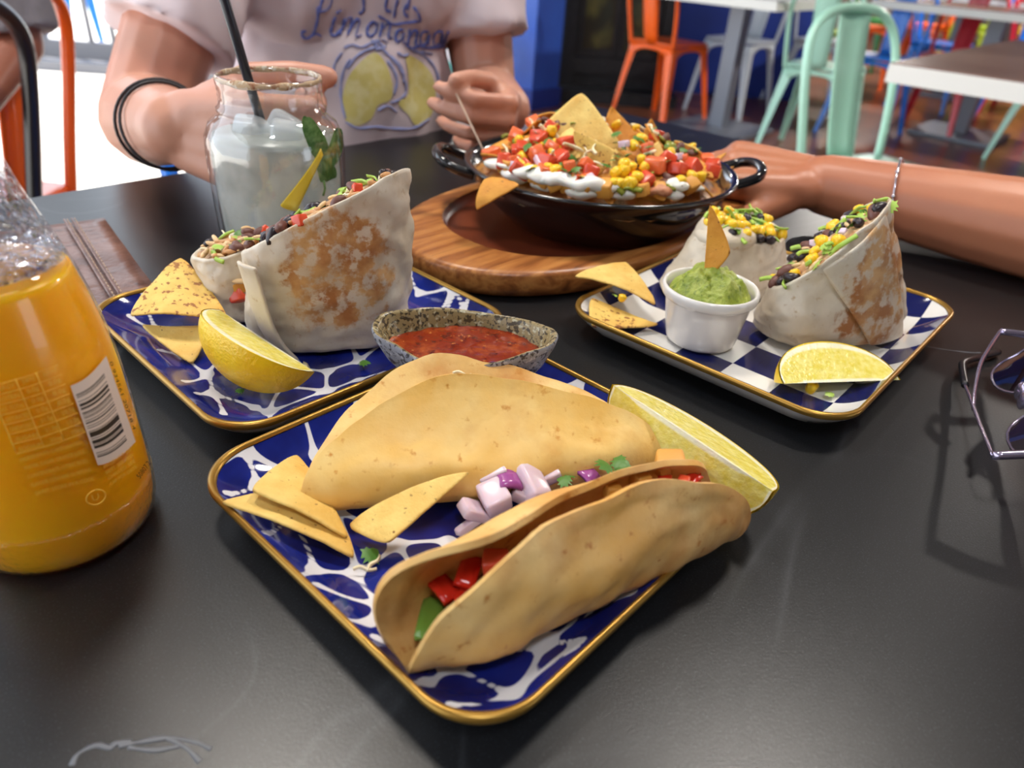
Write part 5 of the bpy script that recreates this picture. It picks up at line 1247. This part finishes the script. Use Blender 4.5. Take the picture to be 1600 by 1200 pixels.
def person(label, C, S_dir, arms, skin, shirt, pants, hair, hands, sleeves, voxel=.0030, w=1.0, base=None):
    S_, F_, M = frame(S_dir); t = thing('person', label, 'person', (C[0], C[1], 0))
    b = MB(); torso(b, C, S_, F_, M, -.004, True, w); hc = head(b, C, F_, M); lower(b, C, S_, F_, -.002)
    for chain in arms:
        for (p, r), (q, r2) in zip(chain[:-1], chain[1:]): b.capsule(p, q, r, r2)
    for h in hands: hand(b, *h[0], **h[1])
    body = grow('body', b, voxel, skin, t, 5)
    b = MB(); torso(b, C, S_, F_, M, .008, False, w)
    for chain in sleeves:
        b.tube([q[0] for q in chain], [q[1] for q in chain], 20); b.ball(chain[0][0], chain[0][1], 2)
    sh_ = grow('t_shirt', b, .006, shirt, t, 6, (18, .008))
    b = MB(); Cv = Vector((C[0], C[1], 0)); b.ball(Cv + Vector((0, 0, TZ - .19)), (.168 * w, .128 * w, .12), 3, M); lower(b, C, S_, F_, .008, False); grow('trousers', b, .009, pants, t, 4, (14, .005))
    b = MB(); b.ball(hc - F_ * .018 + Vector((0, 0, .022)), (.086, .098, .108), 3, M); b.capsule(hc - F_ * .06, hc - F_ * .085 + Vector((0, 0, -.17)), .062, .045); grow('hair', b, .006, hair, t, 4, (40, .006))
    for s in (-1, 1): wpart('eye', MB().ball(hc + F_ * .083 + S_ * s * .03 + Vector((0, 0, .012)), (.011, .008, .008), 2, M), MATS['eye_white'], t)
    return t, body, sh_
mat('eye_white', S(220, 216, 210), .2)
Vz = lambda x, y, z: Vector((x, y, TZ + z))
denim = mat('blue_denim', S(64, 82, 116), .8, layers=[(S(84, 102, 138), 60, .4, .7, 3)]); hairm = mat('brown_hair', S(66, 46, 36), .5, layers=[(S(90, 64, 48), 90, .4, .7, 3)])
# person in the white t-shirt
C1_ = (-.238, .985); S_1 = Vector((math.cos(math.radians(36)), math.sin(math.radians(36)), 0)); C1v = Vector((*C1_, 0))
shR = C1v - S_1 * .150 + Vector((.035, .0, .0)) + Vector((0, 0, TZ + .262)); shL = C1v + S_1 * .165 + Vector((0, 0, TZ + .262))
elR, wrR = Vz(-.385, .748, .040), Vz(-.275, .578, .076); elL, wrL = Vz(-.060, 1.02, .035), Vz(-.026, .805, .062)
TEE = mat('white_tshirt', S(226, 212, 216), .8, layers=[(S(212, 196, 202), 7, .4, .7, 3)], bump=(900, .2, .0008))
SK1 = skin_mat('skin_fair', S(204, 148, 124), S(192, 128, 108)); SK2 = skin_mat('skin_tan', S(190, 122, 88), S(176, 104, 74)); SK3 = skin_mat('skin_brown', S(150, 90, 68), S(136, 78, 58))
mid = lambda a_, c_, k: a_ + (c_ - a_) * k
sl_ = lambda s, e: [(s, .058), (mid(s, e, .28), .061), (mid(s, e, .70), .067)]
PER1, body1, tee1 = person('person in a white lemon-print t-shirt holding the lemonade jar', C1_, S_1,
    [[(shR, .050), (mid(shR, elR, .5), .047), (elR, .041), (mid(elR, wrR, .3), .041), (wrR, .0275)], [(shL, .050), (mid(shL, elL, .5), .046), (elL, .039), (mid(elL, wrL, .3), .038), (wrL, .026)]],
    SK1, TEE, denim, hairm,
    [((wrR, (.90, -.36, -.03), (.05, .1, 1), (.36, .9, 0), [(50, 70, 40)] * 4), dict(scale=1.0, thumb=(.75, .55, .1))),
     ((wrL, (.02, -.97, -.06), (.12, 0, 1), (-1, 0, 0), [(62, 38, 18), (70, 42, 22), (76, 46, 26), (82, 50, 30)]), dict(scale=.84, thumb=(.85, .75, -.3)))],
    [sl_(shR, elR), sl_(shL, elL)])
# two dark hair ties on the wrist
band = mat('black_elastic', S(34, 28, 32), .5)
ax = (wrR - elR).normalized(); up_ = (Vector((0, 0, 1)) - ax * ax.z).normalized(); sd_ = ax.cross(up_)
for k, (q, tl) in enumerate(((.70, .10), (.80, -.24))):
    c = mid(elR, wrR, q); r = .041 - .0135 * (q - .3) / .7 + .0016; P = [c + (up_ * math.cos(a_) + sd_ * math.sin(a_)) * (r + .0008) + ax * (tl * .05 * math.cos(a_ + .2)) for a_ in [2 * PI * i / 40 for i in range(40)]]
    solo('hair_tie', MB().tube(P, .0014, 8, True), band, ['thin black hair tie round the wrist, nearer the elbow', 'thin black hair tie round the wrist, nearer the jar'][k], 'hair tie')
# skewer in the other hand
solo('skewer', MB().tube([aty(703, 126, .735), aty(768, 262, .625)], [.0011, .0009], 8), mat('skewer_wood', S(176, 150, 130), .5), 'thin wooden pick held over the left end of the nachos', 'skewer')
# jar handle inside the fist
P = [Vector((math.cos(math.radians(122)) * r, math.sin(math.radians(122)) * r, z)) for r, z in ((.043, .088), (.058, .094), (.074, .088), (.079, .066), (.074, .044), (.058, .036), (.043, .040))]
part('handle', MB().tube(spline(P, 6), .0055, 12), GL, JAR)

# print on the t-shirt, laid on the cloth
def bvh_of(o):
    me = o.data; M_ = PM[o.parent.name]; return BVHTree.FromPolygons([M_ @ v.co for v in me.vertices], [tuple(p.vertices) for p in me.polygons])
TB = bvh_of(tee1); PM[tee1.name] = PM[PER1.name]
def on_tee(x, y, off):
    h = TB.ray_cast(Vector((0, 0, CAMZ)), ray(x, y).normalized()); 
    if h[0] is None: return None
    n = h[1] if h[1].dot(ray(x, y)) < 0 else -h[1]
    return h[0] + n * off
Z3 = lambda x, y: (430 + x / 4, y / 4)
INK = mat('blue_print', S(104, 116, 188), .8); INK2 = mat('pale_blue_print', S(150, 158, 206), .8); LEM = mat('lemon_print', S(216, 204, 124), .8, layers=[(S(228, 220, 160), 60, .45, .65, 3)]); LEMB = mat('lemon_print_edge', S(170, 172, 176), .8)
def stroke(pts, w, m_=INK, off=.0016, name='print_stroke'):
    P = [on_tee(*Z3(q.x, q.y), off) for q in spline([(x, y, 0) for x, y in pts], 5)]; P = [p for p in P if p is not None]
    if len(P) > 2: wpart(name, MB().tube(P, [w * (.55 + .45 * abs(math.sin(1.3 * i / 2))) for i in range(len(P))], 5, flat=.35), m_, tee1)
for pts in [[(262, 40), (262, 110), (245, 185), (222, 222), (182, 236), (164, 200), (190, 186)], [(205, 232), (250, 205), (285, 222)], [(372, 100), (352, 160), (345, 205), (372, 222), (402, 190)], [(380, 70), (384, 76), (388, 72)],
            [(432, 112), (415, 170), (402, 222)], [(410, 190), (450, 118), (476, 112), (466, 170), (452, 222)], [(460, 190), (498, 126), (526, 124), (515, 180), (505, 232), (540, 222)],
            [(612, 132), (582, 160), (572, 205), (590, 232), (622, 210), (634, 165), (612, 132), (640, 150)], [(668, 140), (660, 190), (650, 236)], [(658, 200), (690, 155), (716, 150), (708, 200), (704, 240), (730, 236)],
            [(800, 186), (768, 190), (748, 230), (758, 264), (786, 250), (802, 200), (796, 262), (814, 272)], [(838, 178), (832, 230), (824, 280)], [(830, 240), (860, 192), (886, 190), (878, 240), (876, 284), (896, 280)],
            [(956, 196), (922, 196), (902, 240), (912, 286), (942, 262), (958, 210), (950, 284)], [(1044, 190), (1004, 196), (984, 245), (996, 290), (1026, 262), (1044, 200), (1034, 290), (1080, 190)], [(812, 282), (850, 302), (900, 290), (960, 300), (1060, 290)],
            [(296, -20), (280, 30), (268, 74)], [(268, 74), (318, 62), (346, 24), (352, -20)], [(398, 62), (402, 68)], [(548, -20), (552, 40), (542, 74), (520, 84)], [(700, -20), (690, 50), (720, 70)], [(766, -10), (752, 50), (742, 106)], [(820, 20), (806, 70), (830, 104)], [(838, -20), (826, 60)], [(860, 40), (890, 76), (906, 128), (870, 120)], [(640, 96), (690, 124), (740, 150), (810, 138), (905, 128)]]:
    stroke(pts, .0021)
for pts in [[(430, 300), (480, 282), (540, 296), (600, 268), (640, 252)], [(640, 290), (560, 320), (500, 360), (450, 430)], [(420, 330), (372, 400), (360, 480), (372, 540)], [(470, 370), (430, 440), (410, 540), (416, 640), (440, 740)], [(660, 300), (720, 360), (770, 420), (806, 500), (812, 580), (770, 624), (720, 640)], [(700, 380), (740, 440), (760, 510), (740, 590)], [(720, 350), (790, 430), (800, 520)], [(860, 310), (940, 360), (1000, 440), (1024, 540)], [(900, 330), (980, 340)], [(600, 250), (650, 300), (690, 290)], [(620, 280), (660, 250), (700, 270)], [(640, 262), (670, 300), (620, 310)], [(830, 300), (880, 330), (930, 320)], [(760, 330), (800, 350), (830, 340)], [(440, 760), (520, 800), (620, 790), (720, 800), (860, 800), (960, 740)], [(640, 690), (700, 660), (760, 700)]]:
    stroke(pts, .0019, INK2, .0012)
def patch(name, pts, m_, off=.0010):
    ol = spline([(x, y, 0) for x, y in pts], 4, True); cx = sum(q.x for q in ol) / len(ol); cy = sum(q.y for q in ol) / len(ol); vs = []; fs = []; n = len(ol); R_ = 8
    for i in range(R_ + 1):
        for q in ol: vs.append(on_tee(*Z3(cx + (q.x - cx) * (1 - i / R_ * .98), cy + (q.y - cy) * (1 - i / R_ * .98)), off))
    if any(v is None for v in vs): return
    fs = [(i * n + k, i * n + (k + 1) % n, (i + 1) * n + (k + 1) % n, (i + 1) * n + k) for i in range(R_) for k in range(n)]
    o = wpart(name, MB().add(vs, fs), m_, tee1)
patch('lemon_print', [(620, 328), (690, 400), (730, 520), (720, 620), (640, 660), (600, 740), (520, 784), (452, 772), (418, 640), (448, 500), (520, 400)], LEM)
patch('lemon_print', [(815, 345), (900, 380), (978, 470), (1000, 600), (970, 720), (880, 782), (832, 720), (768, 645), (828, 590), (826, 450)], LEM)

# person whose arm reaches in from the right
C2_ = (.830, .560); S_2 = Vector((-.30, .95, 0)).normalized()
sh2 = Vz(.690, .500, .262); el2, wr2 = Vz(.540, .505, .040), Vz(.278, .694, .037)
S2n, F2n, M2 = frame(S_2)
PER2, body2, tee2 = person('person at the right whose tanned arm reaches behind the pan', C2_, S_2,
    [[(sh2, .052), (mid(sh2, el2, .5), .050), (el2, .042), (mid(el2, wr2, .25), .043), (mid(el2, wr2, .6), .037), (wr2, .0275)], [(Vz(.80, .73, .262), .052), (Vz(.78, .86, .10), .046), (Vz(.70, .98, -.02), .036)]],
    SK2, mat('pink_tshirt', S(196, 140, 140), .8), denim, hairm,
    [((wr2, (-.96, .20, .05), (-.25, -.9, -.25), (0, -.25, -1), [(22, 30, 20), (24, 32, 20), (26, 34, 20), (28, 36, 20)]), dict(scale=1.08, thumb=(.75, .25, .1)))],
    [[(sh2, .070), (mid(sh2, el2, .5), .066)], [(Vz(.80, .73, .262), .07), (Vz(.79, .80, .18), .066)]], w=1.02)
ax = (wr2 - el2).normalized(); up_ = (Vector((0, 0, 1)) - ax * ax.z).normalized(); sd_ = ax.cross(up_); c = mid(el2, wr2, .80)
t = thing('bracelet', 'thin silver chain bracelet on the tanned wrist', 'bracelet', c); slv = mat('silver', S(206, 202, 208), .2, 1.0)
P = [c + (up_ * math.cos(a_) + sd_ * math.sin(a_)) * .0345 + ax * .008 * math.cos(a_ - .6) for a_ in [2 * PI * i / 60 for i in range(60)]]
wpart('chain', MB().tube(P, .0009, 6, True), slv, t)
for k in range(0, 60, 6): wpart('bead', MB().ball(P[k], .0019, 2), slv, t)

# seated person cut by the left edge
C3_ = (-1.20, 1.34); S_3 = Vector((0, -1, 0))
s3 = aty(-40, -120, 1.36); e3 = aty(26, 66, 1.34); w3 = aty(-60, 190, 1.15)
PER3, b3, t3 = person('person in a grey top at the left edge, only a sleeve showing', C3_, S_3, [[(s3, .055), (mid(s3, e3, .5), .05), (e3, .042), (w3, .03)]], SK3, mat('grey_top', S(120, 116, 120), .85, layers=[(S(150, 146, 150), 12, .45, .65, 3)]), mat('dark_trousers', S(70, 46, 42), .8), hairm, [], [[(s3, .072), (mid(s3, e3, .45), .075), (mid(s3, e3, .92), .07)]], voxel=.008)
